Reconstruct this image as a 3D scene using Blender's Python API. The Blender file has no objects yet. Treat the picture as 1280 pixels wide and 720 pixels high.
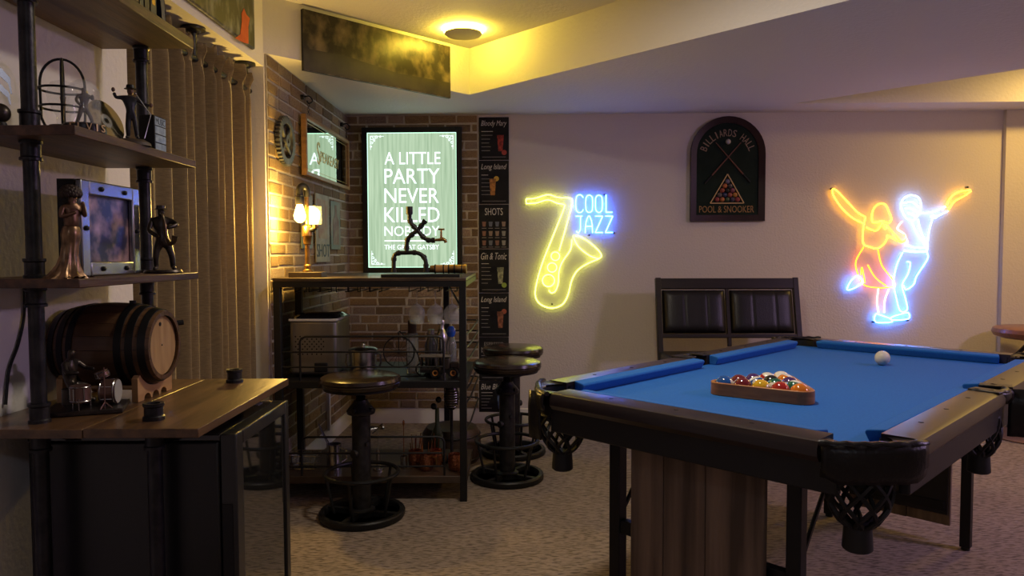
import bpy, bmesh, math, random
from mathutils import Vector, Matrix
random.seed(7)
PI = math.pi
sc = bpy.context.scene
COL = sc.collection

# ------------------------------------------------------------------ camera
F, PIT, ROLL, EYE = 913.2, 0.0464, -0.0029, 1.2          # focal length in px of a 1280x720 frame, pitch, roll, eye height
_c, _s = math.cos(PIT), math.sin(PIT)
FWD = Vector((0, _c, -_s)); UP0 = Vector((0, _s, _c)); RT0 = Vector((1, 0, 0))
RT = RT0 * math.cos(ROLL) + UP0 * math.sin(ROLL)
UPV = UP0 * math.cos(ROLL) - RT0 * math.sin(ROLL)
cam = bpy.data.cameras.new('camera'); cam.sensor_width = 36; cam.lens = F / 1280 * 36; cam.clip_start = 0.02
co = bpy.data.objects.new('camera', cam); COL.objects.link(co)
_m = Matrix.Identity(4)
for _i, _a in enumerate((RT, UPV, -FWD)):
    for _j in range(3): _m[_j][_i] = _a[_j]
_m[2][3] = EYE
co.matrix_world = _m
sc.camera = co
def ray(u, v): return FWD * F + RT * (u - 640) - UPV * (v - 360)
def at_y(u, v, y):
    d = ray(u, v); return d * (y / d.y) + Vector((0, 0, EYE))
def at_z(u, v, z):
    d = ray(u, v); return d * ((z - EYE) / d.z) + Vector((0, 0, EYE))
def at_x(u, v, x):
    d = ray(u, v); return d * (x / d.x) + Vector((0, 0, EYE))

# ------------------------------------------------------------------ view, world, large lights
vs = sc.view_settings
vs.view_transform = 'Standard'; vs.look = 'None'; vs.exposure = 0.42; vs.gamma = 1.0; vs.use_curve_mapping = False
sc.cycles.max_bounces = 8; sc.cycles.diffuse_bounces = 4; sc.cycles.glossy_bounces = 4; sc.cycles.transmission_bounces = 8
sc.cycles.transparent_max_bounces = 12; sc.cycles.caustics_reflective = False; sc.cycles.caustics_refractive = False
sc.cycles.sample_clamp_indirect = 4.0
W = bpy.data.worlds.new('world'); sc.world = W; W.use_nodes = True
W.node_tree.nodes['Background'].inputs[0].default_value = (0.5, 0.5, 0.6, 1)
W.node_tree.nodes['Background'].inputs[1].default_value = 0.02
def area(name, loc, target, size, power, col, sizey=None, spread=None):
    l = bpy.data.lights.new(name, 'AREA'); l.energy = power; l.color = col; l.shape = 'RECTANGLE' if sizey else 'DISK'; l.size = size
    if sizey: l.size_y = sizey
    if spread: l.spread = spread
    o = bpy.data.objects.new(name, l); COL.objects.link(o); o.location = loc
    o.rotation_euler = (Vector(target) - Vector(loc)).to_track_quat('-Z', 'Y').to_euler(); return o
# lights outside the picture: an assumed fill light added under the tray ceiling, the lamps of the right side whose lilac and
# yellow wash shows on the carpet, the pier and the raised ceiling face, and the room light behind the camera
area('fill_light_tray_offscreen', (0.45, 2.30, 2.43), (0.45, 2.30, 0), 0.25, 15, (1.0, 0.86, 0.70))
area('room_lamp_right_offscreen', (3.5, 2.0, 2.15), (2.2, 2.3, 0.3), 0.4, 32, (0.82, 0.56, 1.0))
area('ceiling_light_right_offscreen', (3.55, 4.22, 2.43), (3.55, 4.22, 0), 0.25, 15, (1.0, 0.62, 0.14))
area('ceiling_light_behind_offscreen', (0.9, -1.6, 2.43), (0.9, -1.6, 0), 0.4, 8, (0.80, 0.82, 1.0))

# ------------------------------------------------------------------ materials
def mat(name, col, rough=0.5, metal=0.0, col2=None, nscale=20.0, stretch=(1, 1, 1), bump=0.0, bscale=None, rand=0.0,
        trans=0.0, emit=None, estr=0.0, coat=0.0, alpha=1.0, detail=4.0, contrast=(0.35, 0.65), spec=0.5, ior=1.45, wave=None, bstretch=None):
    m = bpy.data.materials.new(name); m.use_nodes = True
    nt = m.node_tree; N = nt.nodes; L = nt.links; p = N['Principled BSDF']
    p.inputs['Base Color'].default_value = (*col, 1); p.inputs['Roughness'].default_value = rough; p.inputs['Metallic'].default_value = metal
    p.inputs['Transmission Weight'].default_value = trans; p.inputs['Coat Weight'].default_value = coat; p.inputs['Alpha'].default_value = alpha
    p.inputs['Specular IOR Level'].default_value = spec; p.inputs['IOR'].default_value = ior
    if emit:
        p.inputs['Emission Color'].default_value = (*emit, 1); p.inputs['Emission Strength'].default_value = estr
    if col2 or bump:
        tc = N.new('ShaderNodeTexCoord'); mp = N.new('ShaderNodeMapping'); mp.inputs['Scale'].default_value = stretch
        L.new(tc.outputs['Object'], mp.inputs['Vector'])
        vec = mp.outputs['Vector']
        if rand:
            oi = N.new('ShaderNodeObjectInfo'); ad = N.new('ShaderNodeVectorMath'); ad.operation = 'ADD'
            mu = N.new('ShaderNodeMath'); mu.operation = 'MULTIPLY'; mu.inputs[1].default_value = 37.0
            L.new(oi.outputs['Random'], mu.inputs[0]); L.new(vec, ad.inputs[0]); L.new(mu.outputs[0], ad.inputs[1]); vec = ad.outputs[0]
    last = None
    if col2:
        if wave:
            t = N.new('ShaderNodeTexWave'); t.inputs['Scale'].default_value = nscale; t.inputs['Distortion'].default_value = wave
            t.inputs['Detail'].default_value = 3; t.inputs['Detail Scale'].default_value = 1.5
        else:
            t = N.new('ShaderNodeTexNoise'); t.inputs['Scale'].default_value = nscale; t.inputs['Detail'].default_value = detail
        L.new(vec, t.inputs['Vector'])
        r = N.new('ShaderNodeValToRGB'); r.color_ramp.elements[0].position = contrast[0]; r.color_ramp.elements[1].position = contrast[1]
        r.color_ramp.elements[0].color = (*col, 1); r.color_ramp.elements[1].color = (*col2, 1)
        L.new(t.outputs[0], r.inputs[0]); last = r.outputs[0]
        if rand:
            hs = N.new('ShaderNodeHueSaturation'); mr = N.new('ShaderNodeMapRange')
            mr.inputs['To Min'].default_value = 1 - rand; mr.inputs['To Max'].default_value = 1 + rand
            L.new(oi.outputs['Random'], mr.inputs['Value']); L.new(mr.outputs[0], hs.inputs['Value']); L.new(last, hs.inputs['Color']); last = hs.outputs[0]
        L.new(last, p.inputs['Base Color'])
    if bump:
        b = N.new('ShaderNodeTexNoise'); b.inputs['Scale'].default_value = bscale or nscale; b.inputs['Detail'].default_value = 3
        bv = vec
        if bstretch:
            m2 = N.new('ShaderNodeMapping'); m2.inputs['Scale'].default_value = bstretch; L.new(tc.outputs['Object'], m2.inputs['Vector']); bv = m2.outputs[0]
        L.new(bv, b.inputs['Vector'])
        bp = N.new('ShaderNodeBump'); bp.inputs['Strength'].default_value = bump; bp.inputs['Distance'].default_value = 0.01
        L.new(b.outputs[0], bp.inputs['Height']); L.new(bp.outputs[0], p.inputs['Normal'])
    return m
def glow(name, col, strength):
    m = bpy.data.materials.new(name); m.use_nodes = True; nt = m.node_tree; nt.nodes.clear()
    e = nt.nodes.new('ShaderNodeEmission'); o = nt.nodes.new('ShaderNodeOutputMaterial')
    e.inputs[0].default_value = (*col, 1); e.inputs[1].default_value = strength; nt.links.new(e.outputs[0], o.inputs[0]); return m

# ------------------------------------------------------------------ geometry helpers
class G:
    """collects verts and faces, then builds ONE mesh object"""
    def __init__(s): s.v = []; s.f = []
    def add(s, vs_, fs, M=None):
        n = len(s.v)
        s.v += [tuple(M @ Vector(p)) if M else tuple(p) for p in vs_]
        s.f += [tuple(i + n for i in f) for f in fs]; return s
    def box(s, c, d, M=None, rz=0, rx=0, ry=0):
        x, y, z = (k / 2 for k in d)
        vv = [Vector((a * x, b * y, e * z)) for a in (-1, 1) for b in (-1, 1) for e in (-1, 1)]
        if rz or rx or ry:
            R = Matrix.Rotation(rz, 3, 'Z') @ Matrix.Rotation(ry, 3, 'Y') @ Matrix.Rotation(rx, 3, 'X'); vv = [R @ p for p in vv]
        vv = [p + Vector(c) for p in vv]
        return s.add(vv, [(0, 1, 3, 2), (4, 6, 7, 5), (0, 4, 5, 1), (2, 3, 7, 6), (0, 2, 6, 4), (1, 5, 7, 3)], M)
    def span(s, a, b, M=None):
        return s.box([(p + q) / 2 for p, q in zip(a, b)], [abs(q - p) for p, q in zip(a, b)], M)
    def tube(s, pts, r, n=8, closed=False, caps=True, flat=1.0):
        P = [Vector(p) for p in pts]; k = len(P)
        rs = r if isinstance(r, (list, tuple)) else [r] * k
        T = []
        for i in range(k):
            a = P[(i - 1) % k] if (closed or i > 0) else P[i]; b = P[(i + 1) % k] if (closed or i < k - 1) else P[i]
            t = (b - a); T.append(t.normalized() if t.length > 1e-9 else Vector((0, 0, 1)))
        up = Vector((0, 0, 1)) if abs(T[0].z) < 0.9 else Vector((1, 0, 0))
        nrm = (up - T[0] * up.dot(T[0])).normalized()
        vv = []
        for i in range(k):
            nrm = nrm - T[i] * nrm.dot(T[i])
            if nrm.length < 1e-6: nrm = T[i].orthogonal()
            nrm.normalize(); bi = T[i].cross(nrm)
            for j in range(n):
                a = 2 * PI * j / n + PI / n
                vv.append(P[i] + (nrm * math.cos(a) * flat + bi * math.sin(a)) * rs[i])
        ff = []
        for i in range(k if closed else k - 1):
            for j in range(n):
                a = i * n + j; b = i * n + (j + 1) % n; i2 = ((i + 1) % k) * n
                ff.append((a, b, i2 + (j + 1) % n, i2 + j))
        if caps and not closed:
            ff.append(tuple(range(n - 1, -1, -1))); ff.append(tuple((k - 1) * n + j for j in range(n)))
        return s.add(vv, ff)
    def cyl(s, a, b, r, r2=None, n=16): return s.tube([a, b], [r, r if r2 is None else r2], n)
    def lathe(s, prof, n=24, M=None, c=(0, 0, 0), a0=0, a1=2 * PI):
        full = abs(a1 - a0 - 2 * PI) < 1e-6; m = n if full else n + 1; k = len(prof)
        vv = [(c[0] + r * math.cos(a0 + (a1 - a0) * j / n), c[1] + r * math.sin(a0 + (a1 - a0) * j / n), c[2] + z) for r, z in prof for j in range(m)]
        ff = []
        for i in range(k - 1):
            for j in range(n):
                j2 = (j + 1) % m
                ff.append((i * m + j, i * m + j2, (i + 1) * m + j2, (i + 1) * m + j))
        if full:
            if prof[0][0] > 1e-5: ff.append(tuple(range(m - 1, -1, -1)))
            if prof[-1][0] > 1e-5: ff.append(tuple((k - 1) * m + j for j in range(m)))
        return s.add(vv, ff, M)
    def ring(s, R, r, c=(0, 0, 0), n=28, m=8, M=None, h=None):
        h = h or r
        pr = [(R + r * math.cos(2 * PI * i / m), h * math.sin(2 * PI * i / m)) for i in range(m + 1)]
        k = len(s.v); s.lathe(pr, n, M, c)
        s.f = [f for f in s.f if not (len(f) == n and min(f) >= k and n > 4)]; return s
    def ball(s, c, r, n=16, m=10, sc=(1, 1, 1), M=None):
        pr = [(max(1e-6, math.sin(PI * i / m)), -math.cos(PI * i / m)) for i in range(m + 1)]
        A = Matrix.Translation(Vector(c)) @ Matrix.Diagonal((r * sc[0], r * sc[1], r * sc[2], 1))
        return s.lathe(pr, n, (M @ A) if M else A)
    def prism(s, poly, a, b, M=None, plane='xy'):
        n = len(poly)
        f = {'xy': lambda p, w: (p[0], p[1], w), 'xz': lambda p, w: (p[0], w, p[1]), 'yz': lambda p, w: (w, p[0], p[1])}[plane]
        vv = [f(p, a) for p in poly] + [f(p, b) for p in poly]
        return s.add(vv, [tuple(range(n - 1, -1, -1)), tuple(range(n, 2 * n))] + [(i, (i + 1) % n, n + (i + 1) % n, n + i) for i in range(n)], M)
    def grid(s, fn, nu, nv, M=None):
        return s.add([fn(i / nu, j / nv) for i in range(nu + 1) for j in range(nv + 1)],
                     [(i * (nv + 1) + j, (i + 1) * (nv + 1) + j, (i + 1) * (nv + 1) + j + 1, i * (nv + 1) + j + 1) for i in range(nu) for j in range(nv)], M)
    def mesh(s, name, smooth=True, fix=True):
        me = bpy.data.meshes.new(name); me.from_pydata(s.v, [], s.f); me.update()
        if fix:
            bm = bmesh.new(); bm.from_mesh(me); bmesh.ops.recalc_face_normals(bm, faces=bm.faces); bm.to_mesh(me); bm.free()
        if smooth:
            me.shade_smooth(); me.set_sharp_from_angle(angle=math.radians(38))
        return me
    def build(s, name, m, parent=None, loc=(0, 0, 0), rz=0, bevel=0, smooth=True, label=None, fix=True, seg=2):
        o = bpy.data.objects.new(name, s.mesh(name, smooth, fix)); COL.objects.link(o); o.data.materials.append(m)
        o.location = loc; o.rotation_euler = (0, 0, rz)
        if parent: o.parent = parent
        if bevel:
            b = o.modifiers.new('bevel', 'BEVEL'); b.width = bevel; b.segments = seg; b.limit_method = 'ANGLE'; b.angle_limit = math.radians(40)
        if label: o['label'] = label
        return o
def tag(o, label=None, cat=None, group=None, kind=None):
    if label: o['label'] = label
    if cat: o['category'] = cat
    if group: o['group'] = group
    if kind: o['kind'] = kind
    return o
def thing(name, label, cat, loc=(0, 0, 0), rz=0, group=None):
    o = bpy.data.objects.new(name, None); COL.objects.link(o); o.empty_display_size = 0.05
    o.location = loc; o.rotation_euler = (0, 0, rz); return tag(o, label, cat, group)
def copy_tree(o, parent=None):
    kids = list(o.children); c = o.copy(); COL.objects.link(c)
    if parent: c.parent = parent
    for k in kids: copy_tree(k, c)
    return c
def _text_mesh(s, shear=0, extrude=0.0006, bold=0.0, res=3):
    cu = bpy.data.curves.new('t', 'FONT'); cu.body = s; cu.extrude = extrude; cu.shear = shear; cu.offset = bold; cu.resolution_u = res; cu.align_x = 'CENTER'
    ob = bpy.data.objects.new('t', cu); COL.objects.link(ob)
    bpy.context.view_layer.update()
    me = bpy.data.meshes.new_from_object(ob.evaluated_get(bpy.context.evaluated_depsgraph_get()))
    bpy.data.objects.remove(ob); bpy.data.curves.remove(cu); return me
def text(s, m, parent, rect=None, y=0.0, M=None, name='lettering', shear=0, depth=0.0015, bold=0.0, h=None, c=None, label=None):
    """lettering in the x-z plane facing -y, fitted into rect (x0,z0,x1,z1) or to height h centred at c"""
    me = _text_mesh(s, shear, 0.01, bold)
    xs = [v.co.x for v in me.vertices]; ys = [v.co.y for v in me.vertices]
    a, b, e, g = min(xs), max(xs), min(ys), max(ys)
    if rect: sx = (rect[2] - rect[0]) / (b - a); sy = (rect[3] - rect[1]) / (g - e); ox, oz = rect[0], rect[1]
    else:
        sx = sy = h / (g - e); ox = c[0] - (b - a) * sx / 2; oz = c[1] - h / 2
    for v in me.vertices:
        v.co = Vector(((v.co.x - a) * sx + ox, y - depth / 2 - v.co.z / 0.01 * depth / 2, (v.co.y - e) * sy + oz))
    if M: me.transform(M)
    me.materials.append(m); o = bpy.data.objects.new(name, me); COL.objects.link(o); o.parent = parent
    if label: o['label'] = label
    return o
def skin_mesh(pts, edges, sub=1):
    """pts: list of (x,y,z,r); one continuous skinned body"""
    me = bpy.data.meshes.new('body'); me.from_pydata([p[:3] for p in pts], edges, [])
    ob = bpy.data.objects.new('body', me); COL.objects.link(ob)
    ob.modifiers.new('s', 'SKIN')
    for i, p in enumerate(pts):
        r = p[3] if isinstance(p[3], tuple) else (p[3], p[3]); me.skin_vertices[0].data[i].radius = r
    me.skin_vertices[0].data[0].use_root = True
    sb = ob.modifiers.new('u', 'SUBSURF'); sb.levels = sub; sb.render_levels = sub
    bpy.context.view_layer.update()
    r = bpy.data.meshes.new_from_object(ob.evaluated_get(bpy.context.evaluated_depsgraph_get()))
    bpy.data.objects.remove(ob); bpy.data.meshes.remove(me); r.shade_smooth(); return r
def put(me, name, m, parent, loc=(0, 0, 0)):
    me.materials.clear(); me.materials.append(m); o = bpy.data.objects.new(name, me); COL.objects.link(o); o.parent = parent; o.location = loc; return o
def smooth_path(pts, n=6, closed=False):
    """Catmull-Rom through points"""
    P = [Vector(p) for p in pts]; k = len(P); out = []
    for i in range(k if closed else k - 1):
        p0 = P[(i - 1) % k] if (closed or i) else P[i]; p1 = P[i]; p2 = P[(i + 1) % k]; p3 = P[(i + 2) % k] if (closed or i + 2 < k) else P[i + 1]
        for j in range(n):
            t = j / n
            out.append(0.5 * ((2 * p1) + (p2 - p0) * t + (2 * p0 - 5 * p1 + 4 * p2 - p3) * t * t + (3 * p1 - p0 - 3 * p2 + p3) * t ** 3))
    if not closed: out.append(P[-1])
    return out

# ------------------------------------------------------------------ shared materials
M_wall = mat('cream textured paint', (0.62, 0.57, 0.51), 0.75, bump=0.25, bscale=70)
M_white = mat('white textured paint', (0.68, 0.65, 0.62), 0.75, bump=0.14, bscale=60)
M_ceil = mat('ceiling paint', (0.68, 0.66, 0.66), 0.8, bump=0.25, bscale=55)
M_trim = mat('white trim paint', (0.66, 0.64, 0.59), 0.4)
M_black = mat('black powder coat', (0.009, 0.009, 0.0095), 0.45, bump=0.05, bscale=200, spec=0.35)
M_iron = mat('dark pipe iron', (0.013, 0.013, 0.015), 0.38, 0.5, col2=(0.032, 0.031, 0.033), nscale=30, bump=0.1, bscale=120)
M_leather = mat('black leather', (0.009, 0.008, 0.008), 0.34, bump=0.12, bscale=160, spec=0.4)
M_brass = mat('aged brass', (0.42, 0.26, 0.09), 0.32, 1.0, col2=(0.2, 0.11, 0.04), nscale=25)
M_chrome = mat('brushed steel', (0.5, 0.5, 0.5), 0.25, 1.0, col2=(0.38, 0.38, 0.39), nscale=30, stretch=(1, 1, 0.05))
M_glass = mat('clear glass', (0.95, 0.97, 0.95), 0.02, trans=1.0, ior=1.45)
M_walnut = mat('stained wood', (0.11, 0.055, 0.024), 0.42, col2=(0.045, 0.022, 0.011), nscale=3.0, stretch=(14, 1.2, 14), bump=0.12, bscale=8)
M_bronze = mat('bronze', (0.30, 0.19, 0.105), 0.32, 0.9, col2=(0.12, 0.075, 0.045), nscale=40)
M_darkbronze = mat('dark bronze', (0.035, 0.03, 0.028), 0.35, 0.7, col2=(0.07, 0.055, 0.045), nscale=60)
M_film = mat('thin clear glass', (0.80, 0.86, 0.80), 0.04, alpha=0.24, spec=1.0)
M_dome = mat('dome glass', (0.85, 0.9, 0.9), 0.03, alpha=0.10, spec=1.0)
M_paper = mat('white print', (0.75, 0.75, 0.72), 0.6)
# ------------------------------------------------------------------ the room
BX = Vector((1, -0.0297, 0)).normalized(); OB = Vector((0, 5.143, 0)); RZB = math.atan2(-0.0297, 1)
LX = Vector((0.0197, 1, 0)).normalized(); OL = Vector((-1.264, 0, 0)); RZL = math.atan2(1, 0.0197)
def wall_pt(u, v, O, X):
    n = Vector((-X.y, X.x, 0)); d = ray(u, v); e = Vector((0, 0, EYE))
    return e + d * ((O - e).dot(n) / d.dot(n))
def wb(u, v):                       # pixel -> (distance along the back wall, height)
    p = wall_pt(u, v, OB, BX); return ((p - OB).dot(BX), p.z)
def wl(u, v):
    p = wall_pt(u, v, OL, LX); return ((p - OL).dot(LX), p.z)
def on_back(a, z, out=0.0):
    return OB + BX * a + Vector((0, 0, z)) + Vector((BX.y, -BX.x, 0)) * out
def on_left(a, z, out=0.0):
    return OL + LX * a + Vector((0, 0, z)) + Vector((LX.y, -LX.x, 0)) * out
ZLOW, ZUP = 2.17, 2.447

# carpet: cut-and-loop pile with short dark dashes
def carpet_mat():
    m = mat('loop carpet', (0.34, 0.27, 0.21), 0.95); nt = m.node_tree; N = nt.nodes; L = nt.links; p = N['Principled BSDF']
    tc = N.new('ShaderNodeTexCoord'); mp = N.new('ShaderNodeMapping'); mp.inputs['Rotation'].default_value = (0, 0, 0.42); mp.inputs['Scale'].default_value = (26, 120, 1)
    L.new(tc.outputs['Object'], mp.inputs[0])
    n1 = N.new('ShaderNodeTexNoise'); n1.inputs['Scale'].default_value = 1.0; n1.inputs['Detail'].default_value = 2; L.new(mp.outputs[0], n1.inputs['Vector'])
    r1 = N.new('ShaderNodeValToRGB'); r1.color_ramp.elements[0].position = 0.40; r1.color_ramp.elements[1].position = 0.52
    r1.color_ramp.elements[0].color = (0.125, 0.095, 0.073, 1); r1.color_ramp.elements[1].color = (0.28, 0.222, 0.18, 1)
    L.new(n1.outputs[0], r1.inputs[0])
    n2 = N.new('ShaderNodeTexNoise'); n2.inputs['Scale'].default_value = 3.0; n2.inputs['Detail'].default_value = 5; L.new(tc.outputs['Object'], n2.inputs['Vector'])
    mr = N.new('ShaderNodeMapRange'); mr.inputs['To Min'].default_value = 0.78; mr.inputs['To Max'].default_value = 1.2; L.new(n2.outputs[0], mr.inputs[0])
    hs = N.new('ShaderNodeHueSaturation'); L.new(r1.outputs[0], hs.inputs['Color']); L.new(mr.outputs[0], hs.inputs['Value']); L.new(hs.outputs[0], p.inputs['Base Color'])
    bp = N.new('ShaderNodeBump'); bp.inputs['Strength'].default_value = 0.6; bp.inputs['Distance'].default_value = 0.008
    L.new(n1.outputs[0], bp.inputs['Height']); L.new(bp.outputs[0], p.inputs['Normal']); return m
tag(G().span((-1.7, -2.7, -0.06), (4.6, 5.5, 0)).build('floor', carpet_mat()), kind='structure')
wallb = tag(G().span((-1.5, 0, 0), (4.7, 0.12, 2.55)).build('wall_back', M_wall, loc=OB, rz=RZB), kind='structure')
gl = G(); XA, XB = 2.345, 3.565; XE = 5.18
gl.span((-2.7, 0, 0), (XA, 0.34, 2.55)).span((XB, 0, 0), (XE + 0.1, 0.34, 2.55)).span((XA, 0, 2.106), (XB, 0.34, 2.55)).span((XA - 0.05, 0.28, 0), (XB + 0.05, 0.36, 2.12))
walll = tag(gl.build('wall_left', M_white, loc=OL, rz=RZL), kind='structure')
tag(G().span((4.45, -2.7, 0), (4.57, 5.4, 2.55)).build('wall_right', M_wall), kind='structure')
tag(G().span((-1.7, -2.72, 0), (4.57, -2.6, 2.55)).build('wall_rear', M_wall), kind='structure')
poly = [(-1.32, 3.436), (-0.256, 4.5), (4.5, -0.54), (4.5, 2.11), (1.83, 4.79), (4.5, 4.71), (4.5, 5.2), (-1.32, 5.35)]
tag(G().prism(poly, ZLOW, ZUP + 0.01).build('ceiling_soffit', M_ceil, smooth=False), kind='structure')
tag(G().span((-1.7, -2.7, ZUP), (4.6, 5.5, 2.6)).build('ceiling', M_ceil), kind='structure')
# slight pier at the right end of the back wall
tag(G().span((3.365, -0.035, 0), (4.6, 0.01, ZLOW)).build('trim_1', M_wall, loc=OB, rz=RZB), kind='structure')
def baseboard(name, a, b, O, rz, y0=0):
    pr = [(y0, 0), (y0 - 0.016, 0), (y0 - 0.016, 0.075), (y0 - 0.011, 0.083), (y0 - 0.011, 0.10), (y0, 0.108)]
    tag(G().prism(pr, a, b, plane='yz').build(name, M_trim, loc=O, rz=rz), kind='structure')
baseboard('baseboard_back', -1.16, 3.365, OB, RZB); baseboard('baseboard_pier', 3.365, 4.4, OB, RZB, -0.035)
baseboard('baseboard_left', XB, XE - 0.012, OL, RZL); baseboard('baseboard_left_front', -2.5, XA, OL, RZL)

# brick veneer: mortar bed and single bricks on the back wall and on the left wall
M_mortar = mat('pale mortar', (0.50, 0.45, 0.36), 0.9, col2=(0.40, 0.35, 0.27), nscale=30, bump=0.4, bscale=90)
M_brick = mat('brown brick', (0.17, 0.108, 0.052), 0.85, col2=(0.28, 0.19, 0.095), nscale=14, bump=0.5, bscale=60, rand=0.35, detail=6)
M_brick2 = mat('grey scuffed brick', (0.24, 0.165, 0.11), 0.85, col2=(0.42, 0.36, 0.28), nscale=18, bump=0.5, bscale=60, rand=0.25, contrast=(0.45, 0.7), detail=6)
def brick_mesh(k):
    R = random.Random(k); g = G(); x, y, z = 0.5, 0.5, 0.5; c = 0.06
    j = lambda a: a + R.uniform(-0.035, 0.02)
    o = [(-j(x), -j(z)), (j(x), -j(z)), (j(x), j(z)), (-j(x), j(z))]
    vv = [(p[0], 0.5, p[1]) for p in o] + [(p[0], -0.3, p[1]) for p in o] + [(p[0] * (1 - c), -0.5, p[1] * (1 - c * 2.2)) for p in o]
    ff = [(3, 2, 1, 0)] + [(i, (i + 1) % 4, 4 + (i + 1) % 4, 4 + i) for i in range(4)] + [(4 + i, 4 + (i + 1) % 4, 8 + (i + 1) % 4, 8 + i) for i in range(4)] + [(8, 9, 10, 11)]
    return g.add(vv, ff).mesh('brick', smooth=False)
BM = [brick_mesh(k) for k in range(8)]
for me in BM[:5]: me.materials.append(M_brick)
for me in BM[5:]: me.materials.append(M_brick2)
def lay_bricks(parent, x0, x1, z0, z1, rows, seed, lens, p2=0.25):
    R = random.Random(seed); ph = (z1 - z0) / rows; gap = 0.011
    G().span((x0, -0.010, z0), (x1, 0.002, z1)).build('mortar_bed', M_mortar, parent)
    for r in range(rows):
        x = x0 - R.uniform(0, 0.12)
        while x < x1 - 0.02:
            l = R.choice(lens) * R.uniform(0.92, 1.08); a, b = max(x, x0), min(x + l, x1)
            if x1 - b < 0.04: b = x1
            if b - a > 0.03:
                o = bpy.data.objects.new('brick', BM[R.randrange(5)] if R.random() > p2 else BM[5 + R.randrange(3)]); COL.objects.link(o); o.parent = parent
                o.location = ((a + b) / 2, -0.010 + R.uniform(-0.0012, 0.0012), z0 + ph * (r + 0.5) + R.uniform(-0.0015, 0.0015))
                o.scale = (b - a - gap * R.uniform(0.7, 1.4), 0.0105, ph - gap * R.uniform(0.75, 1.25)); o.rotation_euler = (0, R.uniform(-0.008, 0.008), 0)
            x += l
xr = wb(598.5, 330)[0]
lay_bricks(wallb, -1.163, xr, 0.105, ZLOW, 34, 3, (0.12, 0.17, 0.2, 0.22))
lay_bricks(walll, XB + 0.012, XE - 0.004, 0.105, ZLOW, 34, 5, (0.17, 0.2, 0.21, 0.23), 0.4)
# pale cable strip running down the left brick wall
tag(G().span((4.52, -0.034, 0.10), (4.55, -0.016, 0.60)).build('trim_2', M_trim, loc=OL, rz=RZL), kind='structure')

# curtain in the window recess, on a pipe rod
M_linen = mat('brown linen', (0.165, 0.115, 0.052), 0.8, col2=(0.235, 0.168, 0.075), nscale=40, stretch=(1, 1, 8), bump=0.25, bscale=160)
_b = M_linen.node_tree.nodes['Principled BSDF']; _b.inputs['Sheen Weight'].default_value = 0.3
cur = thing('curtain', 'brown linen curtain gathered on a dark pipe rod in the window recess', 'curtain', OL, RZL)
def cfn(a, t):
    z = 0.03 + t * 2.03
    ph = a * 2 * PI * 11.5 + 0.9 * math.sin(a * 11) + 0.25 * math.sin(t * 5 + a * 4)
    am = 0.030 + 0.012 * math.sin(a * 23)
    k = 1 - 0.45 * math.exp(-((z - 1.985) / 0.03) ** 2)
    fr = 0.019 * math.sin(a * 2 * PI * 37 + 2) * math.exp(-((z - 2.03) / 0.045) ** 2)
    y = 0.058 - am * k * math.sin(ph) - 0.010 * math.sin(ph * 2 + 1) * k + fr
    return (XA + 0.02 + a * (XB - XA - 0.075) + 0.006 * math.cos(ph), max(y, 0.004), z + (0.010 * math.sin(ph * 1.0 + 2 + 3 * math.sin(a * 40)) if t > 0.985 else 0))
g = G(); g.grid(cfn, 260, 60); o = g.build('fabric', M_linen, cur, fix=False); md = o.modifiers.new('th', 'SOLIDIFY'); md.thickness = 0.002
G().tube([(XA - 0.02, 0.062, 1.985), (XB - 0.02, 0.062, 1.985)], 0.013, 12).build('rod', M_iron, cur)
for x in (2.50, 2.955, 3.495):
    b = G().cyl((x, 0.062, 1.985), (x, 0.062, 2.09), 0.013, n=12).build('rod_bracket', M_iron, cur)
    G().lathe([(0.0, 2.083), (0.022, 2.083), (0.03, 2.092), (0.047, 2.095), (0.047, 2.1055), (0.0, 2.1055)], 20, c=(x, 0.062, 0)).build('flange', M_iron, b)

# halo ceiling light
def halo_light(x, y, label, col, strength, r=0.105):
    t = thing('ceiling_light', label, 'ceiling light', (x, y, ZUP))
    G().lathe([(0, -0.001), (r * 0.8, -0.001), (r * 0.8, -0.022), (0, -0.022)], 32).build('mount', M_trim, t)
    G().lathe([(0, -0.022), (r * 0.98, -0.022), (r, -0.028), (r * 0.9, -0.036), (0, -0.038)], 40).build('disc', mat('light disc', (0.5, 0.49, 0.46), 0.5), t)
    G().ring(r * 0.98, 0.007, (0, 0, -0.014), 40, 8).build('halo_ring', glow('halo glow', col, strength), t)
halo_light(-0.265, 4.107, 'round ceiling light with a glowing yellow halo beside the sepia picture', (1.0, 0.70, 0.06), 150)
# ------------------------------------------------------------------ signs and pictures on the walls
def sign_on_back(name, label, cat, u0, v0, u1, v1, group=None):
    (a, z1), (b, _), (_, z0) = wb(u0, v0), wb(u1, v0), wb((u0 + u1) / 2, v1)
    t = thing(name, label, cat, on_back((a + b) / 2, z0), RZB, group)
    return t, (b - a), (z1 - z0), ((a + b) / 2, z0)
def sign_on_left(name, label, cat, u0, u1, vt, vb, group=None):
    um = (u0 + u1) / 2; a = wl(u0, vt)[0]; b = wl(u1, vt)[0]; z1 = wl(um, vt)[1]; z0 = wl(um, vb)[1]
    t = thing(name, label, cat, on_left((a + b) / 2, z0, 0.022), RZL, group)
    return t, (b - a), (z1 - z0), ((a + b) / 2, z0)
E_white = glow('white lettering glow', (0.85, 1.0, 1.0), 1.25)
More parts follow.
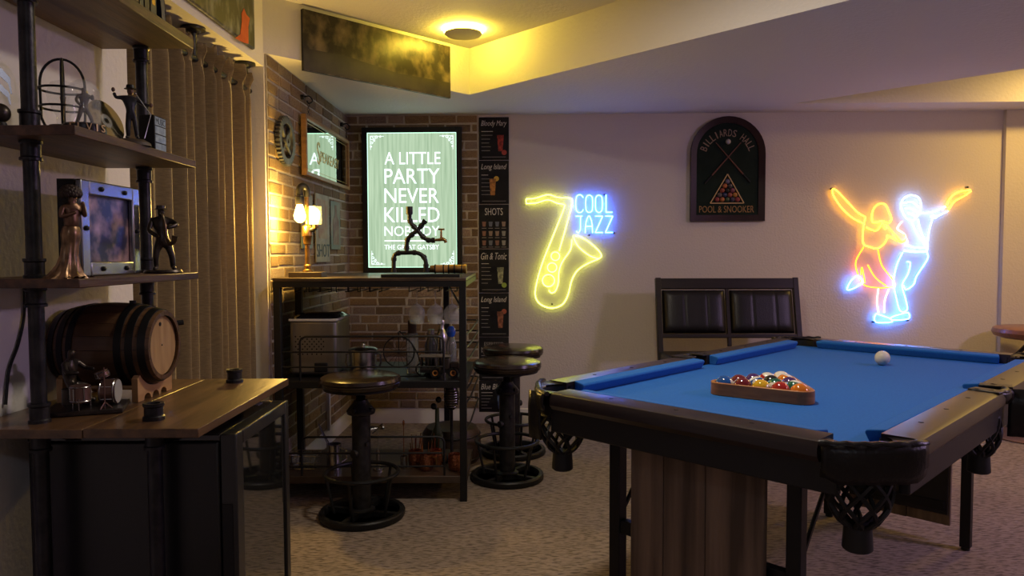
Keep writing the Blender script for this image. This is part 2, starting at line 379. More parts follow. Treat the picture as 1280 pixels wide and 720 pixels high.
# lightbox poster
t, w, h, (ca, cz) = sign_on_back('lightbox_poster', 'black framed glowing green poster with white party quotation on the brick wall', 'poster', 454, 161, 577.5, 340.5)
t.location = on_back(ca, cz, 0.02)
fw = 0.036
g = G()
for a, b in (((-w / 2, 0), (-w / 2 + fw, h)), ((w / 2 - fw, 0), (w / 2, h)), ((-w / 2 + fw, 0), (w / 2 - fw, fw)), ((-w / 2 + fw, h - fw), (w / 2 - fw, h))):
    g.span((a[0], -0.035, a[1]), (b[0], 0, b[1]))
g.build('frame', M_black, t, bevel=0.003)
m = bpy.data.materials.new('lit green wood print'); m.use_nodes = True; nt = m.node_tree; nt.nodes.clear(); N = nt.nodes
tc = N.new('ShaderNodeTexCoord'); mp = N.new('ShaderNodeMapping'); mp.inputs['Scale'].default_value = (26, 1, 1.1); n1 = N.new('ShaderNodeTexNoise'); n1.inputs['Scale'].default_value = 2.2; n1.inputs['Detail'].default_value = 6
r = N.new('ShaderNodeValToRGB'); e = N.new('ShaderNodeEmission'); oo = N.new('ShaderNodeOutputMaterial')
r.color_ramp.elements[0].position = 0.3; r.color_ramp.elements[0].color = (0.29, 0.42, 0.27, 1); r.color_ramp.elements[1].position = 0.62; r.color_ramp.elements[1].color = (0.44, 0.58, 0.40, 1)
for a, b in ((tc.outputs['Object'], mp.inputs[0]), (mp.outputs[0], n1.inputs['Vector']), (n1.outputs[0], r.inputs[0]), (r.outputs[0], e.inputs[0]), (e.outputs[0], oo.inputs[0])): nt.links.new(a, b)
e.inputs[1].default_value = 0.9
G().span((-w / 2 + fw, -0.02, fw), (w / 2 - fw, -0.002, h - fw)).build('lit_panel', m, t)
g = G(); q = 0.0035
for a, b in (((-w / 2 + fw, fw), (-w / 2 + fw + q, h - fw)), ((w / 2 - fw - q, fw), (w / 2 - fw, h - fw)), ((-w / 2 + fw, fw), (w / 2 - fw, fw + q)), ((-w / 2 + fw, h - fw - q), (w / 2 - fw, h - fw))):
    g.span((a[0], -0.023, a[1]), (b[0], -0.019, b[1]))
g.build('edge_light', glow('edge strip', (0.55, 1.0, 0.72), 1.5), t)
def prel(cx, cy):      # crop pixel of the 3.6x poster view -> local x, z
    a, z = wb(430 + cx / 3.6, 150 + cy / 3.6); return a - ca, z - cz
for s, y0, y1, x0, x1 in (('A LITTLE', 147, 203, 188, 437), ('PARTY', 221, 289, 188, 433), ('NEVER', 309, 376, 188, 430), ('KILLED', 394, 461, 188, 433), ('NOBODY', 478, 523, 188, 433), ('THE GREAT GATSBY', 561, 583, 188, 431)):
    p, q2 = prel(x0, y1), prel(x1, y0); text(s, E_white, t, (p[0], p[1], q2[0], q2[1]), -0.021)
p, q2 = prel(188, 547), prel(433, 541); G().span((p[0], -0.0225, p[1]), (q2[0], -0.02, q2[1])).build('rule_line', E_white, t)
for sx in (-1, 1):
    for sz in (-1, 1):
        g = G(); cx = sx * (w / 2 - fw - 0.022); cz2 = h / 2 + sz * (h / 2 - fw - 0.022)
        def sp(ox, oz, r0, n, d):
            return [(cx - sx * (ox + r0 * (1 - i / n * 0.75) * math.cos(d + i * 0.75)), -0.0215, cz2 - sz * (oz + r0 * (1 - i / n * 0.75) * math.sin(d + i * 0.75))) for i in range(n)]
        for ox, oz, r0, d in ((0.012, 0.012, 0.016, 0), (0.045, 0.008, 0.012, 2), (0.008, 0.045, 0.012, -0.6), (0.028, 0.028, 0.009, 1), (0.072, 0.004, 0.007, 2), (0.004, 0.072, 0.007, -0.6)):
            g.tube(sp(ox, oz, r0, 11, d), 0.0016, 5)
        g.tube([(cx, -0.0215, cz2), (cx - sx * 0.095, -0.0215, cz2 - sz * 0.002)], 0.0013, 5).tube([(cx, -0.0215, cz2), (cx - sx * 0.002, -0.0215, cz2 - sz * 0.095)], 0.0013, 5)
        g.build('corner_flourish', E_white, t)

# drink menu chalkboards, one under another
M_chalk = mat('chalkboard', (0.009, 0.009, 0.010), 0.8, col2=(0.02, 0.02, 0.02), nscale=9, spec=0.25)
M_ink = mat('chalk ink', (0.62, 0.60, 0.52), 0.8)
M_inkdim = mat('faint chalk ink', (0.28, 0.27, 0.24), 0.8)
menus = [(147, 200, 'Bloody Mary', 0.3, (0.45, 0.05, 0.03), 'red tomato drink in a tall glass'), (201, 255, 'Long Island', 0.3, (0.55, 0.24, 0.05), 'amber drink with a lemon slice'),
         (256, 310.5, 'SHOTS', 0, None, 'twelve small shot glasses'), (311.5, 365.5, 'Gin & Tonic', 0.3, (0.42, 0.45, 0.25), 'pale gin glass with a lime'),
         (366.5, 420.5, 'Long Island', 0.3, (0.42, 0.16, 0.08), 'reddish brown drink'), (421.5, 475, 'ESPRESSO MARTINI', 0, (0.2, 0.12, 0.08), 'brown martini glass'), (476, 519, 'Blue Blazer', 0.3, (0.12, 0.2, 0.35), 'blue drink')]
for k, (v0, v1, ti, sh, dc, desc) in enumerate(menus):
    t, w, h, (ca, cz) = sign_on_back('menu_board', 'black chalkboard drink menu headed %s, with %s' % (ti, desc) if ti != 'Long Island' else 'black chalkboard drink menu headed Long Island, with %s' % desc, 'menu sign', 598.8, v0, 636, v1, 'chalkboard drink menus in a column on the wall')
    G().span((-w / 2, -0.012, 0), (w / 2, -0.0005, h)).build('board', M_chalk, t, bevel=0.002)
    R = random.Random(k)
    if ti == 'ESPRESSO MARTINI':
        text('ESPRESSO', M_inkdim, t, (-w * 0.32, h * 0.80, w * 0.32, h * 0.89), -0.012); text('MARTINI', M_inkdim, t, (-w * 0.42, h * 0.65, w * 0.42, h * 0.77), -0.012)
    else:
        text(ti, M_ink, t, (-w * (0.43 if sh else 0.3), h * 0.76, w * (0.43 if sh else 0.3), h * 0.92), -0.012, shear=sh)
    if ti == 'SHOTS':
        for i in range(4):
            for j in range(3):
                cx, z0 = -w * 0.33 + i * w * 0.22, h * (0.50 - j * 0.215)
                G().prism([(cx - 0.010, z0), (cx + 0.010, z0), (cx + 0.014, z0 + 0.034), (cx - 0.014, z0 + 0.034)], -0.0135, -0.0118, plane='xz').build('shot_drawing', mat('shot ink', R.choice([(0.25, 0.13, 0.09), (0.3, 0.22, 0.16), (0.14, 0.16, 0.2), (0.3, 0.3, 0.26)]), 0.8), t)
                G().span((cx - 0.016, -0.0128, z0 - 0.014), (cx + 0.016, -0.0118, z0 - 0.010)).build('chalk_line', M_inkdim, t)
        continue
    x0 = w * 0.08 if ti != 'Long Island' or k == 4 else -w * 0.18
    gm = mat('drink ink', tuple(c * 0.35 for c in dc), 0.7, col2=tuple(c * 1.1 for c in dc), nscale=50)
    G().prism([(x0 + 0.014, h * 0.20), (x0 + 0.044, h * 0.20), (x0 + 0.052, h * 0.58), (x0 + 0.006, h * 0.58)], -0.0135, -0.0118, plane='xz').build('drink_drawing', gm, t)
    G().lathe([(0, 0), (0.018, 0), (0.018, 0.0015), (0, 0.0015)], 14, Matrix.Translation((x0 + 0.055, -0.0118, h * (0.17 if k in (0, 3) else 0.58))) @ Matrix.Rotation(PI / 2, 4, 'X')).build('garnish_drawing', mat('garnish ink', ((0.4, 0.06, 0.04), (0.6, 0.4, 0.05), 0, (0.3, 0.42, 0.06), (0.4, 0.1, 0.05), (0.3, 0.2, 0.1), (0.2, 0.3, 0.4))[k], 0.7), t)
    for i in range(6):
        ww = R.uniform(0.2, 0.42) * w
        G().span((-w * 0.42, -0.0128, h * (0.66 - i * 0.09)), (-w * 0.42 + ww, -0.0118, h * (0.66 - i * 0.09) + 0.0035)).build('chalk_line', M_inkdim if i else M_ink, t)
    G().span((-w * 0.4, -0.0128, h * 0.06), (w * 0.4, -0.0118, h * 0.07)).build('chalk_line', M_inkdim, t)

# neon signs: clear acrylic sheet, standoffs, glowing tubes
M_acrylic = mat('clear acrylic', (0.92, 0.94, 0.96), 0.03, alpha=0.05, spec=0.3)
def neon(t, o0, lines, m, name, scale, org, r=0.0042, y=-0.030):
    for pts, cl in lines:
        P = []
        for p in smooth_path([(p[0], p[1], 0) for p in pts], 4, cl):
            a, z = wb(org[0] + p.x / scale, org[1] + p.y / scale); P.append((a - o0[0], y, z - o0[1]))
        G().tube(P, r, 6, cl).build(name, m, t)
def acryl(t, o0, pts, scale, org, holes=()):
    out = []
    for p in smooth_path([(p[0], p[1], 0) for p in pts], 4, True):
        a, z = wb(org[0] + p.x / scale, org[1] + p.y / scale); out.append((a - o0[0], z - o0[1]))
    s = G().prism(out, -0.026, -0.022, plane='xz').build('acrylic_sheet', M_acrylic, t, smooth=False)
    for x, y in holes:
        a, z = wb(org[0] + x / scale, org[1] + y / scale)
        G().cyl((a - o0[0], 0, z - o0[1]), (a - o0[0], -0.030, z - o0[1]), 0.006, n=10).build('standoff', M_iron, t)
def circ(x, y, r, n=10): return ([(x + r * math.cos(2 * PI * i / n), y + r * math.sin(2 * PI * i / n)) for i in range(n)], True)
o0 = wb(711, 390); t = thing('saxophone_neon_sign', 'yellow neon saxophone sign with blue neon lettering COOL JAZZ', 'neon sign', on_back(*o0), RZB)
N_yel = glow('yellow neon', (0.93, 1.0, 0.11), 5.5); N_blue = glow('blue neon', (0.035, 0.14, 1.0), 26.0)
sx = [([(70, 117), (120, 112), (180, 95), (228, 109), (285, 112), (299, 126), (290, 175), (262, 280), (235, 375)], False),
      ([(70, 139), (122, 136), (180, 121), (226, 138), (256, 143), (258, 165), (205, 300), (150, 440), (120, 550), (118, 605), (145, 642), (200, 659), (252, 640), (280, 590), (298, 520), (328, 470), (380, 436), (432, 414)], False),
      ([(72, 117), (71, 128), (72, 139)], False),
      ([(306, 304), (332, 303), (380, 328), (428, 370), (445, 400), (425, 412), (380, 394), (330, 352)], True),
      ([(299, 320), (290, 370), (250, 430), (234, 480), (229, 540), (215, 575), (196, 583), (184, 570)], False), circ(216, 401, 21), circ(200, 457, 23), circ(182, 522, 30)]
neon(t, o0, sx, N_yel, 'yellow_tube', 4.0, (640, 220))
def L4(pts): return (pts, False)
def letters(defs, x0, x1, y0, y1):
    n = len(defs); w = (x1 - x0) / n; out = []
    for i, ss in enumerate(defs):
        for s in ss: out.append(([(x0 + w * (i + 0.12 + 0.76 * p[0]), y0 + (y1 - y0) * p[1]) for p in s], False))
    return out
_C = [[(1, .16), (.75, .02), (.3, .02), (.03, .22), (.03, .78), (.3, .98), (.75, .98), (1, .84)]]
_O = [[(.5, .01), (.12, .12), (.02, .5), (.12, .88), (.5, .99), (.88, .88), (.98, .5), (.88, .12), (.5, .01)]]
_Lt = [[(.15, 0), (.15, .33), (.15, .66), (.15, .98)], [(.15, .98), (.5, .98), (1, .98)]]
_J = [[(.1, .02), (.5, .02), (.95, .02)], [(.72, .02), (.72, .4), (.7, .78), (.45, .98), (.15, .9)]]
_A = [[(.02, 1), (.12, .4), (.5, .0), (.88, .4), (.98, 1)], [(.12, .62), (.5, .62), (.88, .62)]]
_Z = [[(.02, .02), (.5, .02), (.98, .02)], [(.98, .02), (.5, .5), (.02, .98)], [(.02, .98), (.5, .98), (1, .98)]]
neon(t, o0, letters([_C, _O, _O, _Lt], 312, 505, 96, 184) + letters([_J, _A, _Z, _Z], 308, 508, 200, 285), N_blue, 'blue_tube', 4.0, (640, 220), r=0.0036)
acryl(t, o0, [(50, 128), (62, 105), (180, 80), (290, 95), (310, 82), (490, 78), (512, 120), (520, 290), (450, 300), (465, 400), (440, 425), (345, 480), (300, 610), (260, 665), (190, 682), (110, 650), (95, 580), (130, 440), (225, 200), (190, 150), (65, 155)], 4.0, (640, 220), [(72, 128), (460, 95), (385, 296), (200, 640), (508, 285)])

o0 = wb(1122, 406); t = thing('dancers_neon_sign', 'neon sign of two dancers, orange dress and blue trousers, above the pool table', 'neon sign', on_back(*o0), RZB)
N_or = glow('orange neon', (1.0, 0.18, 0.010), 6.5); N_am = glow('amber neon', (1.0, 0.42, 0.02), 9.0); N_wb = glow('ice blue neon', (0.25, 0.45, 1.0), 11.0); N_bl = glow('sky blue neon', (0.05, 0.22, 1.0), 24.0); N_pk = glow('pale pink neon', (1.0, 0.55, 0.45), 5)
S, OG = 3.6, (1020, 220)
neon(t, o0, [([(66, 60), (72, 92), (112, 150), (160, 192), (208, 216)], False), ([(66, 60), (86, 68), (132, 116), (178, 164), (214, 186)], False),
             ([(244, 205), (246, 160), (268, 130), (300, 128), (316, 155), (330, 194), (316, 212), (290, 204), (262, 210)], True),
             ([(214, 186), (204, 240), (204, 304), (236, 320), (268, 326), (302, 300), (312, 268)], False), ([(218, 232), (250, 246), (272, 240), (290, 212), (302, 240)], False),
             ([(306, 220), (340, 258), (378, 296), (396, 280), (384, 258)], False), ([(312, 268), (345, 285), (375, 300)], False),
             ([(575, 142), (590, 106), (624, 76), (684, 64)], False), ([(582, 160), (612, 116), (650, 95), (686, 70)], False)], N_am, 'amber_tube', S, OG)
neon(t, o0, [([(206, 320), (172, 380), (176, 430), (206, 488), (268, 502), (316, 500), (346, 492), (330, 458), (286, 400), (270, 332)], False), ([(224, 400), (258, 456), (308, 494)], False), ([(194, 446), (198, 410), (212, 480)], False)], N_or, 'orange_tube', S, OG)
neon(t, o0, [([(272, 506), (266, 560), (272, 612)], False), ([(318, 508), (300, 560), (298, 612)], False), ([(378, 205), (356, 238), (388, 262), (402, 300)], False)], N_pk, 'pink_tube', S, OG)
neon(t, o0, [([(376, 150), (380, 108), (414, 88), (450, 98), (462, 134), (452, 172), (428, 200), (398, 192)], True), ([(386, 124), (420, 118), (452, 140)], False), ([(392, 146), (420, 150), (448, 164)], False), ([(404, 170), (428, 176), (440, 186)], False),
             ([(454, 168), (512, 164), (570, 140)], False), ([(516, 190), (548, 176), (584, 158)], False), ([(506, 186), (520, 176), (528, 192)], False), ([(512, 196), (496, 260), (490, 336)], False), ([(420, 204), (440, 252), (482, 312)], False), ([(448, 196), (462, 250), (484, 300)], False),
             ([(386, 336), (436, 342), (490, 340)], False), ([(390, 308), (436, 322), (484, 322)], False)], N_wb, 'ice_blue_tube', S, OG)
neon(t, o0, [([(380, 344), (354, 400), (340, 476), (354, 556), (370, 606), (400, 600), (392, 548), (378, 490), (404, 440), (414, 392), (400, 386)], False), ([(490, 346), (490, 376), (442, 450), (430, 486), (396, 510), (384, 490)], False),
             ([(260, 620), (260, 655), (330, 655), (324, 640), (286, 626)], True), ([(330, 634), (372, 620), (405, 614), (405, 641), (336, 646)], True),
             ([(132, 510), (150, 470), (180, 450), (200, 478), (162, 504)], True)], N_bl, 'blue_tube', S, OG)
acryl(t, o0, [(50, 50), (70, 40), (100, 80), (150, 125), (240, 122), (300, 112), (370, 108), (400, 80), (450, 82), (480, 130), (545, 138), (605, 68), (680, 46), (698, 66), (620, 130), (582, 176), (530, 205), (512, 280), (505, 370), (450, 470), (412, 530), (422, 620), (408, 658), (330, 676), (255, 668), (244, 610), (228, 560), (190, 532), (120, 526), (114, 500), (150, 450), (155, 380), (192, 300), (192, 225), (110, 152), (68, 100)], S, OG, [(66, 58), (672, 52), (254, 656), (404, 648)])

# arched pool hall plaque
t, w, h, (ca, cz) = sign_on_back('billiards_plaque', 'arched dark green billiards hall plaque with crossed cues and racked balls', 'wall sign', 863, 146.5, 956, 276.5)
def arch(w, h, n=20, z0=0): return [(-w / 2, z0), (w / 2, z0)] + [(w / 2 * math.cos(PI * i / n), h - w / 2 + w / 2 * math.sin(PI * i / n)) for i in range(n + 1)]
M_mahog = mat('mahogany', (0.030, 0.010, 0.008), 0.4, col2=(0.018, 0.006, 0.005), nscale=12, stretch=(1, 1, 0.2), spec=0.35)
M_felt = mat('green felt board', (0.008, 0.016, 0.011), 0.85, col2=(0.012, 0.022, 0.016), nscale=8, spec=0.2)
G().prism(arch(w - 0.02, h - 0.02, z0=0.01), -0.012, -0.0, plane='xz').build('panel', M_felt, t)
oa, ia = arch(w, h), arch(w - 0.085, h - 0.0425, z0=0.0425); n = len(oa)
vv = [(p[0], -0.032, p[1]) for p in oa] + [(p[0], -0.018, p[1]) for p in ia] + [(p[0], 0, p[1]) for p in oa] + [(p[0], -0.008, p[1]) for p in ia]
ff = []
for i in range(n):
    j = (i + 1) % n; ff += [(i, j, n + j, n + i), (i, 2 * n + i, 2 * n + j, j), (n + i, n + j, 3 * n + j, 3 * n + i)]
G().add(vv, ff).build('frame', M_mahog, t)
M_gold = mat('faded gold paint', (0.30, 0.17, 0.05), 0.6); M_tan = mat('tan paint', (0.28, 0.20, 0.13), 0.6)
K = w / 420.0                                    # plaque width is 420 px in the 4.5x view
P = lambda x, y: ((x - 403) * K, (655 - y) * K)
s = 'BILLIARDS HALL'; cx, cy = P(403, 300)
for i, ch in enumerate(s):
    if ch == ' ': continue
    a = math.radians(67 - i * 134 / (len(s) - 1)); R = 146 * K
    text(ch, M_tan, t, (-0.0125, -0.024, 0.0125, 0.024) if ch != 'I' else (-0.004, -0.024, 0.004, 0.024), 0, M=Matrix.Translation((cx - R * math.sin(a), -0.012, cy + R * math.cos(a))) @ Matrix.Rotation(-a, 4, 'Y'))
a, b = P(245, 606), P(555, 568); text('POOL & SNOOKER', M_gold, t, (a[0], a[1], b[0], b[1]), -0.012)
for p, q in (((335, 210), (530, 435)), ((477, 210), (275, 440))):
    a, b = P(*p), P(*q); c = [a[0] + (b[0] - a[0]) * 0.8, a[1] + (b[1] - a[1]) * 0.8]
    cue = G().tube([(a[0], -0.017, a[1]), (c[0], -0.017, c[1])], [0.003, 0.0055], 8).build('cue', mat('cue wood', (0.16, 0.07, 0.045), 0.4), t)
    G().tube([(c[0], -0.017, c[1]), (b[0], -0.017, b[1])], [0.0056, 0.007], 8).build('cue_grip', M_black, cue)
a = P(405, 205); G().ball((a[0], -0.014, a[1]), 0.018, 16, 10).build('cue_ball', mat('ivory', (0.5, 0.46, 0.4), 0.3), t)
tri = [P(403, 388), P(307, 553), P(497, 553)]; g = G()
for i in range(3):
    a, b = tri[i], tri[(i + 1) % 3]; g.tube([(a[0], -0.017, a[1]), (b[0], -0.017, b[1])], 0.0045, 4)
g.build('rack_outline', mat('gold rack paint', (0.55, 0.38, 0.16), 0.5), t)
bc = [(.14, .13, .2), (.4, .13, .05), (.06, .06, .07), (.3, .07, .05), (.02, .02, .02), (.2, .06, .08), (.12, .1, .1), (.03, .04, .1), (.3, .08, .06), (.42, .18, .04), (.25, .05, .06), (.4, .14, .05), (.05, .08, .05), (.06, .05, .09), (.28, .06, .07)]; k = 0
for r in range(5):
    for c in range(r + 1):
        a = P(403 + (c - r / 2) * 29, 430 + r * 25.5); G().ball((a[0], -0.015, a[1]), 0.0175, 12, 8).build('ball_relief', mat('relief ball', bc[k], 0.25), t); k += 1
# sepia picture hung on the slanted ceiling face
pA = Vector((-1.19, 3.566, 0)); pB = Vector((-0.256, 4.5, 0)); dr = (pB - pA).normalized(); RZD = math.atan2(dr.y, dr.x); nd = Vector((dr.y, -dr.x, 0))
def diag(u, v):
    n = Vector((-dr.y, dr.x, 0)); d = ray(u, v); e = Vector((0, 0, EYE)); p = e + d * ((pA - e).dot(n) / d.dot(n)); return (p - pA).dot(dr), p.z
(a0, zt), (a1, _), (_, zb1), (_, zb0) = diag(375.5, 12), diag(559.5, 57), diag(559.5, 123), diag(375.5, 89)
print('sepia', a0, a1, zt, zb0, zb1)
m = mat('sepia print', (0.008, 0.006, 0.005), 0.35, col2=(0.17, 0.128, 0.085), nscale=6.5, stretch=(2.2, 1, 1.6), detail=9, contrast=(0.44, 0.72))
zb = (zb0 + zb1) / 2
t = thing('sepia_picture', 'wide frameless sepia photograph print hung on the slanted ceiling face', 'picture', pA + dr * ((a0 + a1) / 2) + nd * 0.003 + Vector((0, 0, zb)), RZD)
w, h = a1 - a0, zt - zb
G().span((-w / 2, -0.018, 0), (w / 2, 0, h)).build('canvas', M_black, t); G().span((-w / 2, -0.0205, 0), (w / 2, -0.0182, h)).build('print', m, t)
M_sil = mat('dark silhouette print', (0.012, 0.010, 0.008), 0.5, col2=(0.03, 0.024, 0.018), nscale=15)
G().prism([(-w / 2, h * 0.02), (w / 2, h * 0.02), (w / 2, h * 0.30), (w * 0.1, h * 0.27), (-w * 0.25, h * 0.38), (-w / 2, h * 0.36)], -0.0215, -0.0206, plane='xz').build('print_dark_band', M_sil, t)
# red dress picture on the wall above the recess
xr_, z0 = wl(316, 60); x0_ = wl(225, -40)[0]; x1_ = wl(313.5, 40)[0]; z0 = wl(313, 62)[1]
t = thing('dress_picture', 'dark picture of a woman in an orange red dress above the curtain', 'picture', on_left((x0_ + x1_) / 2, z0), RZL); w = x1_ - x0_; h = 2.43 - z0
G().span((-w / 2, -0.02, 0), (w / 2, 0, h)).build('canvas', mat('grey painting', (0.012, 0.012, 0.013), 0.5, col2=(0.16, 0.16, 0.17), nscale=11, stretch=(2, 1, 1), detail=9, contrast=(0.47, 0.72)), t, bevel=0.008)
def dp(cx, cy):
    a, z = wl(220 + cx / 7.2, cy / 7.2); return a - (x0_ + x1_) / 2, z - z0
G().prism([dp(*p) for p in ((568, 75), (590, 130), (622, 165), (608, 240), (610, 395), (575, 385), (490, 345), (535, 310), (550, 200), (548, 120))], -0.0215, -0.0195, plane='xz').build('dress_paint', mat('orange red paint', (0.62, 0.09, 0.012), 0.6, col2=(0.5, 0.06, 0.01), nscale=20), t)
# gear, mirror and tin signs on the left brick wall
a, z = wl(349, 176.5)
t = thing('gear_ornament', 'grey metal cog wheel ornament on the brick wall beside the curtain', 'wall ornament', on_left(a, z, 0.022), RZL)
M_gear = mat('grey metal', (0.16, 0.16, 0.155), 0.45, 0.6, col2=(0.08, 0.08, 0.08), nscale=30)
Rg = 0.115; pr = []
for i in range(36):
    for f, rr in ((0.1, Rg), (0.3, Rg + 0.013), (0.7, Rg + 0.013), (0.9, Rg)): pr.append((i + f, rr))
oa = [(rr * math.cos(2 * PI * q / 36), rr * math.sin(2 * PI * q / 36)) for q, rr in pr]; ia = [((Rg - 0.026) * math.cos(2 * PI * q / 36), (Rg - 0.026) * math.sin(2 * PI * q / 36)) for q, rr in pr]; n = len(oa)
vv = [(x, y, z) for y in (-0.022, 0) for q in (oa, ia) for x, z in q]; ff = []
for i in range(n):
    j = (i + 1) % n; ff += [(i, j, n + j, n + i), (2 * n + i, 3 * n + i, 3 * n + j, 2 * n + j), (i, 2 * n + i, 2 * n + j, j), (n + i, n + j, 3 * n + j, 3 * n + i)]
G().add(vv, ff).build('rim', M_gear, t)
for i in range(4):
    an = PI / 4 + i * PI / 2; G().box((0.057 * math.cos(an), -0.011, 0.057 * math.sin(an)), (0.10, 0.014, 0.018), ry=-an).build('spoke', M_gear, t, bevel=0.002)
hub = Matrix.Rotation(PI / 2, 4, 'X'); G().lathe([(0.012, 0.0), (0.032, 0.0), (0.032, 0.026), (0.012, 0.026), (0.012, 0.0)], 20, hub).build('hub', M_gear, t)
G().lathe([(0, 0.0), (0.011, 0.0), (0.011, 0.02), (0, 0.02)], 14, hub).build('brass_plug', M_brass, t)
aL = wl(369.5, 180)[0]; aR = wl(426, 200)[0]; zc = 0.5 * (wl(369, 180)[1] + wl(426, 207)[1]); w = aR - aL; h = 0.335
t = thing('bar_mirror', 'hanging wooden framed bar mirror lettered SPEAKEASY in gold', 'mirror', on_left((aL + aR) / 2, zc - h / 2, 0.03), RZL)
M_oak = mat('golden oak', (0.36, 0.19, 0.06), 0.4, col2=(0.24, 0.12, 0.04), nscale=8, stretch=(1, 1, 6)); fw = 0.022; g = G()
for a, b in (((-w / 2, 0), (-w / 2 + fw, h)), ((w / 2 - fw, 0), (w / 2, h)), ((-w / 2 + fw, 0), (w / 2 - fw, fw)), ((-w / 2 + fw, h - fw), (w / 2 - fw, h))): g.span((a[0], -0.030, a[1]), (b[0], 0, b[1]))
g.build('frame', M_oak, t, bevel=0.003)
G().span((-w / 2 + fw, -0.018, fw), (w / 2 - fw, -0.002, h - fw)).build('mirror_glass', mat('mirror silver', (0.72, 0.76, 0.72), 0.03, 1.0), t)
M_goldleaf = mat('gold leaf', (0.55, 0.38, 0.13), 0.35, 0.8)
text('S', M_goldleaf, t, (-w * 0.25, h * 0.26, -w * 0.185, h * 0.66), -0.018); text('PEAKEASY', M_goldleaf, t, (-w * 0.175, h * 0.33, w * 0.25, h * 0.52), -0.018)
g = G(); q = 0.04
for a, b in (((-w / 2 + q, q), (-w / 2 + q + 0.002, h - q)), ((w / 2 - q - 0.002, q), (w / 2 - q, h - q)), ((-w / 2 + q, q), (w / 2 - q, q + 0.002)), ((-w / 2 + q, h - q - 0.002), (w / 2 - q, h - q))): g.span((a[0], -0.0195, a[1]), (b[0], -0.0178, b[1]))
g.build('gold_border', M_goldleaf, t)
for sx in (-1, 1):
    x = sx * (w / 2 - 0.06); dz = 0.10
    hk = G().tube(smooth_path([(x, 0.0, h + dz), (x, -0.03, h + dz + 0.005), (x, -0.05, h + dz - 0.02), (x, -0.03, h + dz - 0.035), (x, -0.018, h + dz - 0.02)], 4), 0.004, 8).cyl((x, 0.02, h + dz), (x, -0.004, h + dz), 0.014).build('hook', M_iron, t)
    for i in range(5):
        zz = h + 0.006 + i * 0.0125
        G().ring(0.008, 0.0016, (0, 0, 0), 10, 5, Matrix.Translation((x, -0.026, zz)) @ Matrix.Rotation(PI / 2, 4, 'X' if i % 2 else 'Y') @ Matrix.Diagonal((1, 0.7, 1, 1))).build('chain_link', M_iron, t)
for u0, u1, vt, vb, lab, c1, c2, nm in ((370, 384, 243, 311, 'narrow faded green tin sign on the brick wall behind the lamp', (0.10, 0.15, 0.11), (0.25, 0.22, 0.14), None),
                                   (388, 405.5, 243, 328, 'faded tin sign lettered SHOT on the brick wall', (0.33, 0.30, 0.20), (0.20, 0.16, 0.10), 'SHOT'), (407.5, 419.5, 252, 312, 'small faded teal tin sign right of the SHOT sign', (0.08, 0.13, 0.11), (0.24, 0.22, 0.15), None)):
    t, w, h, _q = sign_on_left('tin_sign', lab, 'wall sign', u0, u1, vt, vb)
    G().span((-w / 2, -0.008, 0), (w / 2, 0, h)).build('plate', mat('faded tin print', c1, 0.5, col2=c2, nscale=9, detail=6), t, bevel=0.003)
    if nm:
        text(nm, mat('dark teal print', (0.03, 0.05, 0.05), 0.6), t, (-w * 0.46, h * 0.08, w * 0.46, h * 0.27), -0.008)
        G().prism([(-w * 0.3, h * 0.35), (w * 0.3, h * 0.35), (w * 0.4, h * 0.92), (-w * 0.4, h * 0.92)], -0.0095, -0.0078, plane='xz').build('glass_print', mat('red amber print', (0.30, 0.13, 0.07), 0.6, col2=(0.34, 0.30, 0.18), nscale=14), t)
    else: G().prism([(-w * 0.3, h * 0.1), (w * 0.3, h * 0.1), (w * 0.3, h * 0.6), (w * 0.1, h * 0.72), (w * 0.1, h * 0.92), (-w * 0.1, h * 0.92), (-w * 0.1, h * 0.72), (-w * 0.3, h * 0.6)], -0.0095, -0.0078, plane='xz').build('bottle_print', mat('worn bottle print', (0.26, 0.20, 0.13), 0.6, col2=(0.16, 0.07, 0.05), nscale=14), t)
# ------------------------------------------------------------------ pool table
S_ = 0.21
CX, CY, TH = 5.1127 * S_, 12.05 * S_, -0.7855
ZR = EYE - 1.9309 * S_                 # rail top
ZB = ZR - 0.036                        # cloth
HX, HY = 2 * S_, 4 * S_                # cushion nose half sizes
table = thing('pool_table', 'black pool table with blue cloth, leather net pockets and plank panelled legs', 'pool table', (CX, CY, 0), TH)
M_cloth = mat('blue table cloth', (0.005, 0.105, 0.40), 0.9, col2=(0.006, 0.12, 0.44), nscale=120, bump=0.08, bscale=400)
M_rail = mat('dark satin laminate', (0.030, 0.020, 0.018), 0.30, col2=(0.022, 0.015, 0.014), nscale=6, stretch=(3, 3, 30))
M_apron = mat('matte black laminate', (0.010, 0.010, 0.011), 0.5)
G().span((-HX - 0.045, -HY - 0.045, ZB - 0.02), (HX + 0.045, HY + 0.045, ZB)).build('bed_cloth', M_cloth, table)
G().span((-HX - 0.06, -HY - 0.06, ZB - 0.05), (HX + 0.06, HY + 0.06, ZB - 0.0205)).build('slate', M_apron, table)
CW, RW = 0.046, 0.135                  # cushion width, rail outer offset
def cushion(L0, L1, e0, e1):
    """runs along +x from L0 to L1 at the nose, nose at y=0, body toward -y; e0/e1 = extra length at the back (mitre)"""
    pr = [(0.0, -0.010, 0.0), (-0.004, -0.003, 0.0), (-CW, 0.001, 1.0), (-CW, -0.036, 1.0), (-0.012, -0.036, 0.25)]
    vv = [(L0 - e0 * k, y, ZR + z) for y, z, k in pr] + [(L1 + e1 * k, y, ZR + z) for y, z, k in pr]; n = 5
    return vv, [(4, 3, 2, 1, 0), (5, 6, 7, 8, 9)] + [(i, (i + 1) % 5, 5 + (i + 1) % 5, 5 + i) for i in range(5)]
